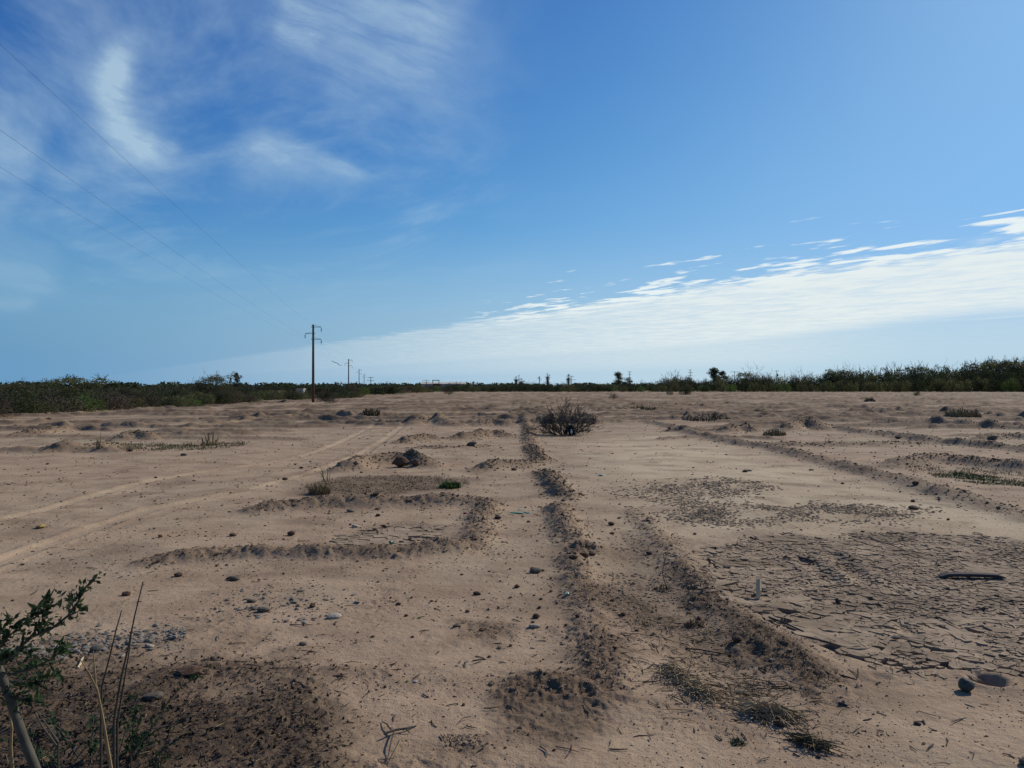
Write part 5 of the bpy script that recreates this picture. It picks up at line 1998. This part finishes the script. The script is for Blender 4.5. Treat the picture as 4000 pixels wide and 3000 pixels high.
for pts_, rad, n_, size in twigs:
    dep = lr.normal(0, .05)
    path = [P(a_, b2, YS + .03 + dep * i_ / len(pts_)) - org for i_, (a_, b2) in enumerate(pts_)]
    tw = put('twig', MB().tube(path, [rad * (1 - .75 * i_ / (len(path) - 1)) for i_ in range(len(path))], 5).mesh('twig', MAT_STEM), sh)
    leafy(path, tw, n_, size)

r2 = np.random.default_rng(440)
lc = []
for pts_, rad, n_, size in twigs:
    for _ in range(int(n_ * 1.3)):
        t = .1 + .9 * r2.random()
        k_ = t * (len(pts_) - 1)
        i_ = min(int(k_), len(pts_) - 2)
        f_ = k_ - i_
        p = P(pts_[i_][0] * (1 - f_) + pts_[i_ + 1][0] * f_, pts_[i_][1] * (1 - f_) + pts_[i_ + 1][1] * f_, YS + .03) - org
        lc.append([p.x + r2.normal(0, .014), p.y + r2.normal(0, .05), p.z + r2.normal(0, .014)])
lc = np.array(lc)
tag(put('foliage', card_mesh('foliage', cards(lc, np.full(len(lc), .021), r2, .5), MAT_LEAF_NEAR), sh), kind='stuff')

# low green herb between the stem and the stalks
hb = spot(250, 1640)
herb = empty('green_herb', hb, 0, 'low dark green leafy herb among the stalks at the bottom left', 'weed')
for q in range(13):
    a = lr.uniform(0, 6.28)
    l = lr.uniform(.18, .42)
    base = Vector((lr.normal(0, .10), lr.normal(0, .06), 0))
    dirv = Vector((math.cos(a) * .7, math.sin(a) * .5, lr.uniform(.35, 1.0))).normalized()
    path = [base, base + dirv * l * .5 + Vector((0, 0, .01)), base + dirv * l + Vector((0, 0, -.02))]
    tw = put('twig', MB().tube(path, [.003, .0025, .0012], 4).mesh('twig', MAT_STEM), herb)
    leafy(path, tw, 20, .95, 1.1, .1)

for hx, hy, nn, lab in ((120, 1652, 6, 'small green herb right of the foot of the thick pale stem'), (345, 1652, 5, 'small green herb at the bottom edge right of the leafy herb'), (190, 1590, 5, 'sparse green herb left of the forked straw stalk')):
    hb2 = spot(hx, hy)
    h2 = empty('green_herb', hb2, 0, lab, 'weed')
    for q in range(nn):
        a = lr.uniform(0, 6.28)
        l = lr.uniform(.10, .24)
        base = Vector((lr.normal(0, .06), lr.normal(0, .04), 0))
        dirv = Vector((math.cos(a) * .7, math.sin(a) * .5, lr.uniform(.3, .9))).normalized()
        path = [base, base + dirv * l * .5 + Vector((0, 0, .01)), base + dirv * l + Vector((0, 0, -.02))]
        tw = put('twig', MB().tube(path, [.0025, .002, .001], 4).mesh('twig', MAT_STEM), h2)
        leafy(path, tw, 13, .8, 1.1, .1)

# dry stalks
def stalk(label, mains, mat, name='dry_stalk', leaves_=0, size=.8):
    """mains: list of (points in the photo with depth, base radius)."""
    x0, y0, d0 = mains[0][0][0]
    b0 = P(x0, y0, d0)
    g0 = Vector((b0.x, d0, ground_z(b0.x, d0)))
    e_ = empty(name, g0, 0, label, 'stalk')
    for i_, (pts_, rad) in enumerate(mains):
        path = [P(*q) - g0 for q in pts_]
        if i_ == 0:
            path = [Vector((path[0].x, path[0].y, -.03))] + path
        s_ = put('stem', MB().tube(path, [rad * (1 - .6 * j_ / (len(path) - 1)) for j_ in range(len(path))], 6).mesh('stem', mat), e_)
        if leaves_:
            leafy(path, s_, leaves_, size, .8, .25)
    return e_


stalk('thick straw coloured forked stalk rising from the bottom edge beside two dark stems', [
    ([(243, 1665, 2.75), (232, 1600, 2.75), (222, 1540, 2.75), (212, 1490, 2.75), (206, 1468, 2.75)], .0075),
    ([(212, 1490, 2.75), (195, 1455, 2.74), (176, 1425, 2.73)], .004), ([(208, 1475, 2.75), (206, 1440, 2.76), (203, 1405, 2.77)], .004)], MAT_DRYSTEM)
stalk('tall dark thin stem in front of the gravel strip, the taller of a pair', [([(248, 1555, 3.0), (262, 1470, 3.0), (280, 1390, 3.0), (292, 1330, 3.0), (310, 1256, 3.0)], .0055)], MAT_DARKSTEM)
stalk('second dark thin stem running close beside the tall one', [([(255, 1560, 3.02), (268, 1480, 3.02), (279, 1415, 3.02), (285, 1370, 3.02)], .005)], MAT_DARKSTEM)
stalk('shorter brown stem leaning behind the forked straw stalk', [([(220, 1530, 2.9), (222, 1480, 2.9), (238, 1420, 2.9), (252, 1360, 2.9), (264, 1318, 2.9)], .005)], MAT_DARKSTEM)
stalk('leafy sprig leaning far right over the churned soil', [([(285, 1630, 2.85), (330, 1570, 2.9), (368, 1510, 2.95), (395, 1480, 2.98), (428, 1462, 3.0)], .0038)], MAT_DARKSTEM, 'leafy_sprig', 26, .85)
stalk('thin bare stem leaning right beside the leafy sprig', [([(330, 1660, 2.85), (365, 1600, 2.88), (395, 1530, 2.92), (415, 1490, 2.95)], .0028)], MAT_DARKSTEM)
stalk('kinked brown stem at the very bottom left corner', [([(30, 1665, 2.55), (26, 1610, 2.55), (28, 1570, 2.55), (20, 1525, 2.55), (18, 1512, 2.55)], .006)], MAT_DRYSTEM)
stalk('pair of grey green straight stems crossing behind the thick stem', [([(128, 1600, 2.6), (100, 1560, 2.62), (82, 1535, 2.63)], .004), ([(126, 1612, 2.6), (95, 1570, 2.62), (78, 1540, 2.63)], .004)], MAT_STEM)


# ------------------------------------------------------------------ which one is which: members of a row told apart by their place in it
ORD = ['first', 'second', 'third', 'fourth', 'fifth', 'sixth', 'seventh', 'eighth', 'ninth', 'tenth', 'eleventh', 'twelfth', 'thirteenth', 'fourteenth', 'fifteenth', 'sixteenth', 'seventeenth', 'eighteenth', 'nineteenth', 'twentieth', 'twenty-first', 'twenty-second', 'twenty-third', 'twenty-fourth', 'twenty-fifth', 'twenty-sixth', 'twenty-seventh', 'twenty-eighth']
LOOK = {'bushes of the hedge along the left edge': '{l}, {n} from the left',
        'trees behind the left hedge': 'dark tree crown just behind the left hedge, {n} from the left',
        'orchard trees behind the pole line': 'dark rounded orchard tree beyond the grass strip, {n} from the left',
        'scrub on the strip behind the poles': 'low dull green scrub on the strip behind the nearest pole, {n} from the left',
        'boundary scrub before the building': 'dull green scrub tree beyond the second pole, {n} from the left',
        'tree tops showing above the right hand wood': '{l}, {n} from the left',
        'trees above the far shrub belt': '{l}, {n} from the left',
        'shrubs across the far end of the field': 'low dark shrub in the far belt, {n} from the left'}
SHORT = {'bushes of the hedge along the left edge': ' in the hedge along the left edge of the field',
         'tree tops showing above the right hand wood': ', a single top', 'trees above the far shrub belt': None}
for grp, pat in LOOK.items():
    mem = sorted([o for o in COL.objects if o.parent is None and o.get('group') == grp], key=lambda o: o.location.x / o.location.y)
    for i_, o in enumerate(mem[:28]):
        base = o['label']
        if grp.startswith('bushes'):
            base = base.replace(' along the left edge of the field', ' along the left edge')
        base = base.replace(', a single top', '').replace(' closing the right side of the field', ' top above the right hand wood').replace(' at the far end of the field', ' at the far end')
        base = base.replace('tree in the wood top', 'tree top').replace(' left of the tall eucalyptus at the far end', ' at the far end')
        o['label'] = pat.format(l=base, n=ORD[i_])
